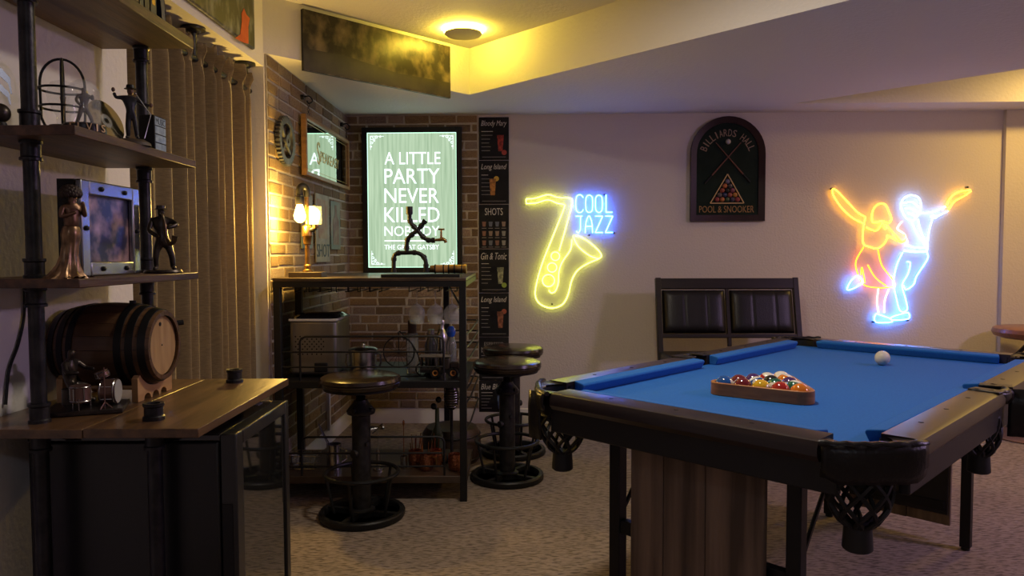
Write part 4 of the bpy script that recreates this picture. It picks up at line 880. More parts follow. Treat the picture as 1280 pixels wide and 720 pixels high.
# penny farthing model
p = at_y(498.5, 440, 3.64); zc = p.z - ZM; t = thing('penny_farthing_model', 'black wire penny farthing bicycle model on the middle cart shelf', 'ornament', (p.x, 3.64, ZM)); R = 0.077; RX = Matrix.Rotation(PI / 2, 4, 'X')
def wheel(t, cx, cz, R, n, nm):
    w_ = G().ring(R, 0.0035, (0, 0, 0), 32, 6, Matrix.Translation((cx, 0, cz)) @ RX).build(nm, M_black, t)
    for i in range(n):
        a = 2 * PI * i / n; G().tube([(cx, 0, cz), (cx + R * math.cos(a), 0, cz + R * math.sin(a))], 0.0012, 4).build('spoke', M_black, w_)
    G().lathe([(0, -0.008), (0.007, -0.008), (0.007, 0.008), (0, 0.008)], 10, Matrix.Translation((cx, 0, cz)) @ RX).build('hub', M_black, w_)
wheel(t, 0, max(zc, R + 0.004), R, 16, 'front_wheel'); wheel(t, 0.115, 0.034, 0.03, 10, 'rear_wheel')
zz = max(zc, R + 0.004)
G().tube(smooth_path([(0, 0.006, zz), (0.0, 0.006, zz + R + 0.02), (0.02, 0, zz + R + 0.012), (0.08, 0, zz + 0.02), (0.11, 0, 0.06), (0.115, 0, 0.034)], 5), 0.003, 6).build('backbone', M_black, t)
G().tube([(0, -0.03, zz + R + 0.022), (0, 0.03, zz + R + 0.022)], 0.003, 6).build('handlebar', M_black, t); G().box((0.022, 0, zz + R + 0.02), (0.03, 0.012, 0.006)).build('saddle', M_black, t)
G().span((-0.03, -0.015, 0), (0.14, 0.015, 0.005)).build('base', M_black, t)
# bottles
def bottle(u, y, prof, m, cap, label, mc):
    p = at_y(u, 440, y); t = thing('bottle', label, 'bottle', (p.x, y, ZM), 0, 'bottles on the middle cart shelf')
    G().lathe(prof, 24).build('body', m, t); G().lathe(cap, 20).build('cap', mc, t); return t
M_dkgl = mat('dark bottle glass', (0.02, 0.02, 0.025), 0.1, coat=0.3); M_clr = mat('smoky bottle glass', (0.5, 0.52, 0.55), 0.05, trans=0.7)
bottle(515.5, 3.74, [(0, 0), (0.030, 0), (0.032, 0.005), (0.032, 0.19), (0.026, 0.205), (0.022, 0.208), (0, 0.208)], M_clr, [(0.0, 0.206), (0.0225, 0.206), (0.0225, 0.27), (0.020, 0.272), (0, 0.272)], 'tall glass bottle with a wide brown stopper behind the bicycle model', mat('brown stopper', (0.04, 0.02, 0.018), 0.5))
bottle(539, 3.69, [(0, 0), (0.032, 0), (0.033, 0.15), (0.02, 0.185), (0.014, 0.195), (0.014, 0.21), (0, 0.21)], M_dkgl, [(0, 0.205), (0.018, 0.205), (0.018, 0.23), (0, 0.232)], 'dark bottle with a grey cap behind the model truck', M_chrome)
bottle(552, 3.80, [(0, 0), (0.031, 0), (0.032, 0.16), (0.030, 0.185), (0.018, 0.215), (0.014, 0.225), (0.014, 0.25), (0, 0.25)], M_chrome, [(0, 0.245), (0.019, 0.245), (0.019, 0.262), (0.017, 0.268), (0, 0.268)], 'tallest silver bottle with a ringed neck on the middle cart shelf', M_chrome)
bottle(564, 3.70, [(0, 0), (0.027, 0), (0.028, 0.15), (0.018, 0.185), (0.012, 0.195), (0.012, 0.205), (0, 0.205)], M_clr, [(0, 0.19), (0.016, 0.192), (0.024, 0.21), (0.022, 0.232), (0.010, 0.245), (0, 0.246)], 'clear bottle with a bright blue stopper beside the cart post', mat('blue glass stopper', (0.01, 0.08, 0.5), 0.08, coat=0.5))
# model truck
p = at_y(550, 470, 3.60); t = thing('model_truck', 'dark vintage model truck with orange wheel hubs on the middle cart shelf', 'model truck', (p.x, 3.60, ZM)); M_tk = mat('dark enamel', (0.025, 0.018, 0.016), 0.3, coat=0.3)
G().span((-0.095, -0.03, 0.028), (0.095, 0.03, 0.042)).build('chassis', M_black, t)
G().span((-0.095, -0.035, 0.042), (0.01, 0.035, 0.052)).build('cargo_bed', M_tk, t)
for x in (-0.09, -0.055, -0.02): G().span((x - 0.003, -0.034, 0.05), (x + 0.003, 0.034, 0.105)).build('canopy_post', M_tk, t)
G().span((-0.10, -0.038, 0.103), (0.058, 0.038, 0.112)).build('canopy', mat('grey canvas', (0.16, 0.14, 0.12), 0.7), t, bevel=0.004)
G().span((0.012, -0.032, 0.042), (0.05, 0.032, 0.10)).build('cab', M_tk, t, bevel=0.006); G().span((0.05, -0.024, 0.042), (0.098, 0.024, 0.078)).build('hood', M_tk, t, bevel=0.008)
M_hub = mat('orange spokes', (0.5, 0.2, 0.05), 0.4)
for x in (-0.02, 0.068):
    for y in (-0.036, 0.036):
        w_ = G().ring(0.021, 0.006, (0, 0, 0), 20, 6, Matrix.Translation((x, y, 0.027)) @ RX).build('wheel', M_black, t); G().ring(0.012, 0.003, (0, 0, 0), 16, 6, Matrix.Translation((x, y, 0.027)) @ RX).build('hub', M_hub, w_)
# ---- on the top
p = at_y(385, 346, 3.66); t = thing('pipe_lamp', 'brass pipe table lamp with two glowing amber bulbs on the bar cart top', 'lamp', (p.x, 3.66, ZT))
bs = G().span((-0.082, -0.055, 0), (0.082, 0.055, 0.026)).build('base', mat('lamp base wood', (0.05, 0.032, 0.02), 0.5), t, bevel=0.003)
g = G().lathe([(0, 0.026), (0.026, 0.026), (0.026, 0.034), (0.018, 0.04), (0.018, 0.055), (0.021, 0.058), (0.014, 0.064), (0.012, 0.16), (0.02, 0.165), (0.022, 0.20), (0.026, 0.205), (0.026, 0.25), (0.02, 0.258), (0.011, 0.262), (0.011, 0.42), (0, 0.42)], 20); g.build('stem', M_brass, t)
G().tube(smooth_path([(0, 0, 0.40), (0, -0.005, 0.437), (-0.012, -0.02, 0.452), (-0.026, -0.03, 0.44), (-0.027, -0.03, 0.405)], 5), 0.017, 12).build('elbow', M_iron, t)
E_bulb = glow('amber bulb glow', (1.0, 0.55, 0.12), 16.0)
G().lathe([(0.0, 0.40), (0.02, 0.40), (0.022, 0.395), (0.022, 0.36), (0, 0.36)], 16, c=(-0.027, -0.03, 0)).build('socket', M_iron, t)
G().lathe([(0, 0.362), (0.014, 0.36), (0.022, 0.335), (0.030, 0.305), (0.026, 0.285), (0.012, 0.272), (0, 0.269)], 20, c=(-0.027, -0.03, 0)).build('bulb', E_bulb, t)
G().tube([(0, 0, 0.235), (0.025, -0.01, 0.236), (0.046, -0.015, 0.245)], 0.012, 10).build('side_arm', M_iron, t)
G().lathe([(0, 0.243), (0.016, 0.243), (0.016, 0.262), (0, 0.262)], 16, c=(0.046, -0.015, 0)).build('socket', M_brass, t)
G().lathe([(0, 0.258), (0.010, 0.262), (0.020, 0.29), (0.024, 0.312), (0.02, 0.33), (0.008, 0.343), (0, 0.345)], 20, c=(0.046, -0.015, 0)).build('bulb', E_bulb, t)
G().lathe([(0.03, 0.262), (0.031, 0.262), (0.031, 0.352), (0.03, 0.352), (0.03, 0.262)], 20, c=(0.046, -0.015, 0)).build('glass_shade', M_wine, t)
l = bpy.data.lights.new('pipe_lamp_light', 'POINT'); l.energy = 27.0; l.color = (1.0, 0.62, 0.13); l.shadow_soft_size = 0.03; lo = bpy.data.objects.new('pipe_lamp_light', l); COL.objects.link(lo); lo.parent = t; lo.location = (-0.027, -0.066, 0.30)
# pipe robot with tap
p = at_y(527, 342, 3.60); t = thing('pipe_figure', 'black pipe fitting figure holding a brass tap on the bar cart top', 'ornament', (0, 3.60, ZT))
def R3(cx, cy, dy=0): q = at_y(480 + cx / 7.2, 250 + cy / 7.2, 3.60); return (q.x, dy, q.z - ZT)
bl, br = R3(0, 655), R3(690, 655)
G().span((bl[0] - 0.002, -0.08, 0), (br[0], 0.07, 0.016)).build('base', M_black, t, bevel=0.002)
def pipe(pts, nm, r=0.0105, m=M_iron, joints=()):
    P = smooth_path([R3(*q) for q in pts], 5); o = G().tube(P, r, 12).build(nm, m, t)
    for j in joints:
        k = min(range(len(P)), key=lambda i: (P[i] - Vector(R3(*j))).length); d = (P[min(k + 1, len(P) - 1)] - P[max(k - 1, 0)]).normalized()
        G().cyl(P[k] - d * 0.008, P[k] + d * 0.008, r * 1.3, n=12).build('fitting', m, o)
pipe([(88, 650), (88, 560), (95, 500), (130, 478), (200, 475), (290, 475), (345, 500), (375, 550), (378, 650)], 'leg_pipe', joints=((88, 640), (90, 530), (135, 478), (270, 475), (355, 520), (378, 580), (378, 640)))
pipe([(205, 470), (205, 400), (215, 350), (260, 305), (310, 262), (365, 195)], 'torso_pipe', joints=((205, 430), (215, 360), (250, 310), (365, 200), (335, 235)))
pipe([(228, 75), (230, 130), (232, 180), (255, 225), (300, 270), (350, 330), (400, 362), (450, 362)], 'arm_pipe', joints=((230, 120), (236, 190), (275, 245), (350, 330), (400, 362), (440, 362)))
a = R3(228, 85); G().cyl((a[0], 0, a[2] - 0.022), (a[0], 0, a[2] + 0.014), 0.0165, n=14).build('head_cap', M_iron, t)
tp = G().tube([R3(450, 362), R3(500, 358), R3(530, 352), R3(552, 365), R3(556, 385)], [0.006, 0.008, 0.010, 0.0085, 0.008], 10).build('brass_tap', M_brass, t)
G().cyl(R3(515, 350), R3(515, 270), 0.006, 0.004).build('tap_stem', M_brass, tp); G().tube([R3(488, 264), R3(545, 264)], 0.0045, 8).build('tap_handle', M_brass, tp)
# spyglass
q0, q1 = at_y(537.5, 336, 3.635), at_y(583, 336, 3.635); t = thing('spyglass', 'brass banded wooden spyglass lying on the bar cart top', 'spyglass', (q0.x, 3.635, ZT + 0.0155)); L_ = q1.x - q0.x; RY = Matrix.Rotation(PI / 2, 4, 'Y')
MM = Matrix.Translation((0, 0, 0.0235)) @ RY
G().lathe([(0, 0), (0.017, 0), (0.0185, 0.01), (0.0185, L_ * 0.12), (0, L_ * 0.12)], 20, MM).build('eyepiece', M_brass, t)
G().lathe([(0, L_ * 0.12), (0.0205, L_ * 0.12), (0.0205, L_ * 0.5), (0, L_ * 0.5)], 20, MM).build('tube', mat('spyglass wood', (0.30, 0.14, 0.04), 0.35, col2=(0.42, 0.22, 0.07), nscale=12), t)
G().lathe([(0, L_ * 0.5), (0.0215, L_ * 0.5), (0.0215, L_ * 0.93), (0.0235, L_ * 0.94), (0.0235, L_), (0, L_)], 20, MM).build('objective_tube', M_brass, t)
for f in (0.13, 0.36, 0.5, 0.66, 0.86): G().lathe([(0.0195, L_ * f), (0.0232, L_ * f), (0.0232, L_ * f + 0.006), (0.0195, L_ * f + 0.006)], 20, MM).build('band', M_black, t)
# ---- bottom shelf
M_cop = mat('copper', (0.48, 0.20, 0.11), 0.22, 1.0)
p = at_y(418, 590, 3.62); t = thing('steel_tankard', 'dark steel tankard with handle holding tongs on the bottom cart shelf', 'tankard', (p.x, 3.62, ZL))
G().lathe([(0, 0), (0.037, 0), (0.036, 0.12), (0.038, 0.128), (0.034, 0.128), (0.033, 0.01), (0, 0.01)], 24).build('body', M_chrome, t); G().tube([(0.034, 0, 0.105), (0.06, 0, 0.10), (0.064, 0, 0.05), (0.034, 0, 0.03)], 0.005, 8).build('handle', M_chrome, t)
tg = thing('bar_tongs', 'dark bar tongs leaning out of the steel tankard', 'tongs', (p.x, 3.62, ZL + 0.012))
for d in (-1, 1): G().tube([(0.01, d * 0.006, 0.0), (-0.03, d * 0.012, 0.12), (-0.068, d * 0.004, 0.20), (-0.074, 0, 0.218)], 0.005, 6, flat=0.5).build('arm', M_iron, tg)
p = at_y(381, 595, 3.66); t = thing('wire_basket', 'small wire basket of glassware on the bottom cart shelf by the brick wall', 'basket', (p.x, 3.66, ZL)); g = G()
for z, k in ((0.004, 0.85), (0.035, 0.92), (0.07, 1.0)): g.tube([(sx * 0.075 * k, sy * 0.06 * k, z) for sx, sy in ((-1, -1), (1, -1), (1, 1), (-1, 1))], 0.0025, 5, closed=True)
for i in range(7):
    x = -0.075 + i * 0.025; g.tube([(x, -0.06, 0.07), (x * 0.85, -0.051, 0.004), (x * 0.85, 0.051, 0.004), (x, 0.06, 0.07)], 0.0018, 4)
g.build('wire', M_chrome, t)
for i, (x, y) in enumerate(((-0.04, -0.02), (0.005, 0.015), (0.045, -0.015))):
    q = thing('shot_glass', ('small clear shot glass in the wire basket, nearest the brick wall', 'small clear shot glass in the middle of the wire basket', 'small clear shot glass in the wire basket, nearest the tankard')[i], 'shot glass', (p.x + x, 3.66 + y, ZL + 0.007), 0, 'shot glasses in the wire basket'); G().lathe([(0, 0), (0.016, 0), (0.02, 0.06), (0.0185, 0.06), (0.0145, 0.008), (0, 0.008)], 16).build('glass', M_wine, q)
p = at_y(473, 590, 3.60); t = thing('bar_tool_stand', 'cocktail tool stand with a tilted jigger and slim rods on the bottom shelf', 'bar tools', (p.x, 3.60, ZL))
G().lathe([(0, 0), (0.028, 0), (0.028, 0.012), (0, 0.012)], 20).build('base', M_chrome, t); G().cyl((0, 0, 0.01), (0, 0, 0.10), 0.010).build('grip', M_chrome, t); G().cyl((0, 0, 0.09), (0, 0, 0.20), 0.002, n=6).build('rod', M_chrome, t)
MJ = Matrix.Translation((0, 0, 0.212)) @ Matrix.Rotation(1.25, 4, 'Y'); G().lathe([(0.018, -0.032), (0.020, -0.032), (0.006, 0), (0.017, 0.028), (0.015, 0.028), (0.004, 0), (0.018, -0.032)], 18, MJ).build('jigger', M_chrome, t)
p = at_y(505, 590, 3.64); t = thing('bar_spoon', 'long copper bar spoon standing in a small cup on the bottom shelf', 'bar spoon', (p.x, 3.64, ZL))
G().lathe([(0, 0), (0.017, 0), (0.019, 0.06), (0.017, 0.06), (0.015, 0.006), (0, 0.006)], 16).build('cup', M_chrome, t); G().cyl((0, 0, 0.006), (0, 0, 0.215), 0.0022, n=6).build('handle', M_cop, t); G().ball((0, 0, 0.228), 0.011, 12, 8, (0.55, 0.3, 1.4)).build('bowl', M_cop, t)
rr = random.Random(3)
for i, (u, y) in enumerate(((519, 3.67), (533, 3.60), (545, 3.68), (569, 3.60))):
    p = at_y(u, 590, y); t = thing('copper_mug', ('hammered copper mug on the bottom shelf beside the bar spoon', 'hammered copper mug in the middle of the bottom shelf group', 'hammered copper mug beside the microphone stand', 'hammered copper mug by the front cart post')[i], 'mug', (p.x, y, ZL), 0, 'copper mugs on the bottom cart shelf')
    G().lathe([(0, 0), (0.028, 0), (0.033, 0.012), (0.036, 0.04), (0.033, 0.075), (0.034, 0.082), (0.031, 0.082), (0.030, 0.075), (0.032, 0.04), (0.028, 0.008), (0, 0.008)], 20).build('cup', mat('hammered copper', (0.48, 0.20, 0.11), 0.25, 1.0, bump=0.6, bscale=90), t)
    G().tube([(0.033, -0.012, 0.068), (0.05, -0.018, 0.066), (0.052, -0.02, 0.03), (0.034, -0.012, 0.02)], 0.004, 8).build('handle', M_brass, t)
    if i in (0, 1, 2):
        s_ = thing('copper_straws', ('bundle of thin copper straws in the mug beside the spoon', 'bundle of thin copper straws in the middle mug', 'bundle of thin copper straws in the mug by the microphone')[i], 'straws', (p.x, y, ZL + 0.01), 0, 'copper straws in the mugs')
        for k in range(5):
            a = rr.uniform(0, 6.28); G().cyl((0.012 * math.cos(a), 0.012 * math.sin(a), 0), (0.03 * math.cos(a), 0.03 * math.sin(a), rr.uniform(0.11, 0.17)), 0.0025, n=6).build('straw', M_cop, s_)
p = at_y(565, 598, 3.77); t = thing('retro_microphone', 'ribbed retro microphone ornament on a round base on the bottom cart shelf', 'microphone', (p.x, 3.77, ZL))
G().lathe([(0, 0), (0.058, 0), (0.06, 0.008), (0.05, 0.018), (0.012, 0.03), (0, 0.03)], 28).build('base', M_iron, t); G().cyl((0, 0, 0.02), (0, 0, 0.27), 0.008).build('stand', M_iron, t)
mh = G().ball((0, 0, 0.335), 0.05, 24, 16, (0.78, 0.62, 1.45)).build('head', M_darkbronze, t)
for i in range(9):
    z = -0.052 + i * 0.013; k = math.sqrt(max(0.05, 1 - (z / 0.0725) ** 2)); g = G().ring(0.05 * k + 0.001, 0.0026, (0, 0, 0), 28, 6, Matrix.Translation((0, 0, 0.335 + z)) @ Matrix.Diagonal((0.78, 0.62, 1, 1))); g.build('rib', M_chrome, mh)
p = at_y(547, 590, 3.84); t = thing('green_bottle', 'small green glass bottle with two round stoppers behind the microphone', 'bottle', (p.x, 3.84, ZL))
G().lathe([(0, 0), (0.03, 0), (0.032, 0.12), (0.012, 0.17), (0.011, 0.26), (0, 0.26)], 20).build('body', mat('green glass', (0.12, 0.16, 0.08), 0.08, trans=0.4), t)
for dx, z in ((-0.018, 0.27), (0.008, 0.305)): G().ball((dx, 0, z), 0.017, 14, 10).build('stopper', M_dkgl, t)
# pouf behind the cart
t = thing('wooden_drum', 'low round brown wooden drum on the carpet behind the bar cart', 'drum', (-0.355, 4.215, 0)); t.scale = (0.8, 0.8, 1.0)
G().lathe([(0, 0.0), (0.19, 0.0), (0.205, 0.02), (0.215, 0.10), (0.205, 0.17), (0.18, 0.20), (0.10, 0.21), (0, 0.212)], 36).build('body', mat('brown drum wood', (0.06, 0.035, 0.02), 0.5, col2=(0.035, 0.02, 0.012), nscale=8), t)
for z, r in ((0.03, 0.208), (0.16, 0.209)): G().ring(r, 0.006, (0, 0, z), 36, 6).build('hoop', M_iron, t)
# ------------------------------------------------------------------ pipe shelving unit along the left wall
unit = thing('pipe_shelving', 'wooden shelves and counter on black iron pipe posts along the left wall', 'shelving unit', (-1.09, 1.67, 0))
def U(x, y, z): return (x + 1.09, y - 1.67, z)
Y0, Y1, XF = 1.60, 2.21, -0.948
Z1, Z2, Z3, ZC = 1.842, 1.483, 1.148, 0.815
def board(nm, x0, x1, y0, y1, z, th, m): return G().span(U(x0, y0, z - th), U(x1, y1, z)).build(nm, m, unit, bevel=0.002)
M_brd = mat('weathered shelf wood', (0.10, 0.047, 0.026), 0.5, col2=(0.04, 0.019, 0.012), nscale=3.0, stretch=(16, 1.3, 16), bump=0.15, bscale=8, detail=7)
M_ctr = mat('walnut counter', (0.13, 0.068, 0.028), 0.33, col2=(0.055, 0.028, 0.013), nscale=2.4, stretch=(14, 1.2, 14), bump=0.08, bscale=8, coat=0.15, detail=7)
for z, th, x0 in ((Z1, 0.028, -1.222), (Z2, 0.022, -1.224), (Z3, 0.020, -1.225)): board('shelf_board', x0, XF, Y0, Y1, z, th, M_brd)
board('counter_board', -1.226, -0.952, Y0, 2.255, ZC, 0.021, M_ctr); board('counter_board', -0.9505, -0.695, Y0, 2.255, ZC + 0.001, 0.021, M_ctr)
def post(x, y, z0, z1, joints):
    o = G().cyl(U(x, y, z0), U(x, y, z1), 0.0168, n=20).build('post', M_iron, unit)
    for z in joints:
        G().lathe([(0.0165, z), (0.0235, z), (0.0235, z + 0.006), (0.0205, z + 0.009), (0.0205, z + 0.036), (0.0235, z + 0.039), (0.0235, z + 0.045), (0.0165, z + 0.045)], 20, c=U(x, y, 0)).build('coupling', M_iron, o)
    return o
for y in (1.672, 2.185):
    post(-1.092, y, 0.0, 2.30, [Z2 + 0.0, Z2 - 0.022 - 0.046, Z3, Z3 - 0.02 - 0.046, ZC, ZC - 0.021 - 0.046, Z1, Z1 - 0.028 - 0.046, 0.33])
for y in (1.692, 2.19):
    post(-0.838, y, 0.0, ZC + 0.004, [ZC - 0.021 - 0.046, 0.33])
    G().lathe([(0.0, ZC + 0.03), (0.014, ZC + 0.03), (0.015, ZC + 0.040), (0.0235, ZC + 0.041), (0.0235, ZC + 0.034), (0.021, ZC + 0.031), (0.021, ZC + 0.012), (0.0245, ZC + 0.009), (0.0245, ZC + 0.001), (0, ZC + 0.001)], 24, c=U(-0.838, y, 0)).build('pipe_cap', M_iron, unit)
# ------------------------------------------------------------------ fridge below the counter
t = thing('drinks_fridge', 'black drinks fridge with a glass door under the wooden counter', 'fridge', (-0.92, 1.94, 0)); D = lambda x, y, z: (x + 0.92, y - 1.94, z)
M_fr = mat('black fridge enamel', (0.008, 0.008, 0.009), 0.35)
FY0, FY1, FX = 1.735, 2.145, -0.705
G().span(D(-1.165, FY0, 0.02), D(FX, FY1, 0.752)).build('cabinet', M_fr, t, bevel=0.006)
G().span(D(-1.165, FY0, 0.753), D(FX + 0.004, FY1, 0.77)).build('top_panel', mat('glossy black panel', (0.008, 0.008, 0.01), 0.12, coat=0.5), t, bevel=0.003)
g = G(); a = 0.045
for p, q in (((FY0, 0.04), (FY0 + a, 0.77)), ((FY1 - a * 0.7, 0.04), (FY1, 0.77)), ((FY0 + a, 0.04), (FY1 - a * 0.7, 0.04 + a)), ((FY0 + a, 0.77 - a * 0.75), (FY1 - a * 0.7, 0.77))):
    g.span(D(FX + 0.003, p[0], p[1]), D(FX + 0.042, q[0], q[1]))
dr_ = g.build('door', mat('satin black door', (0.014, 0.014, 0.013), 0.3, coat=0.2), t, bevel=0.003)
G().span(D(FX + 0.02, FY0 + a, 0.04 + a), D(FX + 0.036, FY1 - a * 0.7, 0.77 - a * 0.75)).build('glass_pane', mat('dark reflective glass', (0.012, 0.012, 0.010), 0.03, spec=1.0, coat=1.0), dr_)
G().span(D(FX + 0.006, FY0 - 0.002, 0.30), D(FX + 0.03, FY0 + 0.003, 0.60)).build('handle_groove', M_black, dr_)
G().span(D(FX - 0.05, FY1 - 0.075, 0.77), D(FX - 0.02, FY1 - 0.04, 0.7715)).build('control_pad', mat('pale marks', (0.3, 0.3, 0.32), 0.5), t)
for x in (-1.12, -0.75):
    for y in (FY0 + 0.05, FY1 - 0.05): G().cyl(D(x, y, 0), D(x, y, 0.022), 0.018).build('foot', M_black, t)
# ------------------------------------------------------------------ oak barrel on its stand
BXc, BYc, BZc, BLn = -1.082, 1.985, 0.955, 0.27
t = thing('oak_barrel', 'small oak barrel with dark hoops lying on its stand on the counter', 'barrel', (BXc, BYc, BZc))
br_ = lambda s: 0.093 + 0.024 * (1 - (2 * s - 1) ** 2)
RYm = Matrix.Rotation(PI / 2, 4, 'Y'); MX = Matrix.Translation((-BLn / 2, 0, 0)) @ RYm
M_oakd = mat('dark stained oak', (0.115, 0.058, 0.026), 0.42, col2=(0.06, 0.029, 0.013), nscale=5, stretch=(0.8, 9, 9), coat=0.15, rand=0.15, detail=6)
ns = 20
for k in range(ns):
    a0, a1 = 2 * PI * k / ns + 0.004, 2 * PI * (k + 1) / ns - 0.004; vv = []; n = 10
    for i in range(n + 1):
        s = i / n
        for r in (br_(s), br_(s) - 0.012):
            for a in (a0, (a0 + a1) / 2, a1): vv.append((-BLn / 2 + BLn * s, r * math.cos(a), r * math.sin(a)))
    ff = [(2, 1, 0, 3, 4, 5), tuple(n * 6 + q for q in (0, 1, 2, 5, 4, 3))]
    for i in range(n):
        b = i * 6; c = b + 6; ff += [(b, b + 1, c + 1, c), (b + 1, b + 2, c + 2, c + 1), (b + 3, c + 3, c + 4, b + 4), (b + 4, c + 4, c + 5, b + 5), (b, c, c + 3, b + 3), (b + 2, b + 5, c + 5, c + 2)]
    G().add(vv, ff).build('stave', M_oakd, t)
for f in (0.03, 0.135, 0.24, 0.70, 0.80, 0.905):
    w2 = 0.062
    G().lathe([(br_(f) - 0.002, BLn * f), (br_(f) + 0.0022, BLn * f), (br_(f + w2) + 0.0022, BLn * (f + w2)), (br_(f + w2) - 0.002, BLn * (f + w2)), (br_(f) - 0.002, BLn * f)], 48, MX).build('hoop', mat('black hoop iron', (0.012, 0.012, 0.012), 0.4, 0.5), t)
M_head = mat('pale oak head', (0.42, 0.27, 0.12), 0.45, col2=(0.30, 0.17, 0.07), nscale=3, stretch=(1, 16, 2.2), detail=6)
hd = G().lathe([(0, BLn * 0.965), (0.0815, BLn * 0.965), (0.0815, BLn * 0.965 - 0.008), (0, BLn * 0.965 - 0.008)], 40, MX).build('barrel_head', M_head, t)
G().lathe([(0, 0), (0.0815, 0), (0.0815, 0.008), (0, 0.008)], 40, Matrix.Translation((-BLn / 2 + 0.01, 0, 0)) @ RYm).build('back_head', M_oakd, t)
G().lathe([(0, 0), (0.0055, 0), (0.0055, 0.002), (0, 0.002)], 12, Matrix.Translation((BLn / 2 - 0.0098, -0.008, 0.058)) @ RYm).build('bung_hole', M_black, hd)
G().ball((BLn / 2 - 0.009, 0, 0), 0.0022, 8, 6).build('centre_mark', M_black, hd)
tp = G().tube([(BLn / 2 - 0.02, 0.098, 0.05), (BLn / 2 + 0.0, 0.112, 0.052)], 0.008, 8).build('spigot', M_black, t)
G().cyl((0.05, 0, br_(0.68) - 0.004), (0.05, 0, br_(0.68) + 0.008), 0.009).build('bung', M_black, t)
t = thing('barrel_stand', 'pale scalloped wooden cradle under the oak barrel', 'barrel stand', (BXc, BYc, ZC + 0.001)); M_pine = mat('pale pine', (0.48, 0.29, 0.13), 0.5, col2=(0.36, 0.20, 0.085), nscale=4, stretch=(8, 1, 8))
def cradle(x, R):
    pts = []; zc = BZc - ZC - 0.001
    pts += [(-0.095, 0.0), (-0.095, 0.062)]
    for i in range(13):
        y = -0.082 + 0.164 * i / 12; pts.append((y, zc - math.sqrt(max(0, R * R - y * y))))
    pts += [(0.095, 0.062), (0.095, 0.0)]
    for c in (0.045, 0.0, -0.045):
        for i in range(7):
            a = i * PI / 6; pts.append((c + 0.019 * math.cos(a), 0.016 * math.sin(a)))
    G().prism([(p[0], max(p[1], 0.0)) for p in pts], x - 0.008, x + 0.008, plane='yz').build('cradle_board', M_pine, t, smooth=False)
cradle(0.098, br_(0.863) + 0.003); cradle(-0.098, br_(0.863) + 0.003)
for y in (-0.07, 0.07): G().cyl((-0.10, y, 0.035), (0.10, y, 0.035), 0.006, n=10).build('dowel', M_pine, t)
# ------------------------------------------------------------------ statuettes
def person(t, P, m, name='body', sub=1):
    """P: dict joint -> (x,y,z,r); one continuous skinned body"""
    names = ['pelvis', 'chest', 'neck', 'head', 'headtop', 'shL', 'elL', 'haL', 'shR', 'elR', 'haR', 'hipL', 'knL', 'anL', 'toL', 'hipR', 'knR', 'anR', 'toR']
    ed = [('pelvis', 'chest'), ('chest', 'neck'), ('neck', 'head'), ('head', 'headtop'), ('chest', 'shL'), ('shL', 'elL'), ('elL', 'haL'), ('chest', 'shR'), ('shR', 'elR'), ('elR', 'haR'),
          ('pelvis', 'hipL'), ('hipL', 'knL'), ('knL', 'anL'), ('anL', 'toL'), ('pelvis', 'hipR'), ('hipR', 'knR'), ('knR', 'anR'), ('anR', 'toR')]
    idx = [n for n in names if n in P]
    return put(skin_mesh([P[n] for n in idx], [(idx.index(a), idx.index(b)) for a, b in ed if a in P and b in P], sub), name, m, t)
# figure in the long dress
p = at_x(90, 345, -1.005); t = thing('singer_statuette', 'bronze statuette of a woman in a long trailing dress on the shelf', 'statuette', (-1.005, 1.672 + 0.0, Z3), math.radians(58))
t.location = (-1.0, 1.662, Z3)
def dress(a, b):
    z = b * 0.118; an = 2 * PI * a
    prof = [(0, 0.038), (0.10, 0.029), (0.25, 0.021), (0.45, 0.0165), (0.65, 0.0165), (0.85, 0.0195), (0.94, 0.018), (1.0, 0.0145)]
    for (z0, r0), (z1, r1) in zip(prof, prof[1:]):
        if z0 <= b <= z1: r = r0 + (r1 - r0) * (b - z0) / (z1 - z0)
    fold = 1 + 0.16 * math.sin(an * 9 + 3 * b) * (1 - b) ** 1.3
    sway = 0.010 * (1 - b) ** 2
    return (r * fold * math.cos(an) * 1.12 - sway * 1.6, r * fold * math.sin(an) * 0.85, z)
G().grid(dress, 54, 20).build('dress', M_bronze, t, fix=False)
person(t, {'pelvis': (0, 0, 0.108, .017), 'chest': (0.004, 0, 0.150, .0165), 'neck': (0.004, 0, 0.170, .0065), 'head': (0.006, -0.001, 0.184, .0105), 'headtop': (0.006, 0.0, 0.198, .009), 'shL': (-0.017, 0, 0.162, .0068), 'elL': (-0.024, -0.004, 0.137, .0055), 'haL': (0.004, -0.02, 0.150, .0042), 'shR': (0.023, 0, 0.162, .0068), 'elR': (0.026, -0.012, 0.140, .0055), 'haR': (0.014, -0.024, 0.174, .0045)}, mat('bronze skin', (0.14, 0.075, 0.045), 0.35, 0.7))
g = G()
for i in range(60):
    a = i * 2.399; zz = 1 - 1.25 * i / 60; rr_ = math.sqrt(max(0, 1 - zz * zz)); q = Vector((rr_ * math.cos(a), rr_ * math.sin(a) + 0.25, zz)) * 0.0175
    g.ball((0.004 + q.x * 1.05, q.y * 0.95 + 0.001, 0.191 + q.z * 0.9), 0.0072, 7, 5)
g.build('curly_hair', mat('dark hair bronze', (0.03, 0.018, 0.013), 0.6, 0.3), t)
G().grid(lambda a, b: (-0.035 + 0.075 * a * (1 if b < 0.5 else 0.96), -0.02 - 0.02 * math.sin(a * 9) * (1 - b) - 0.02 * b, 0.002 + 0.004 * math.sin(a * 14) ** 2 * b), 20, 6).build('dress_train', M_bronze, t, fix=False)
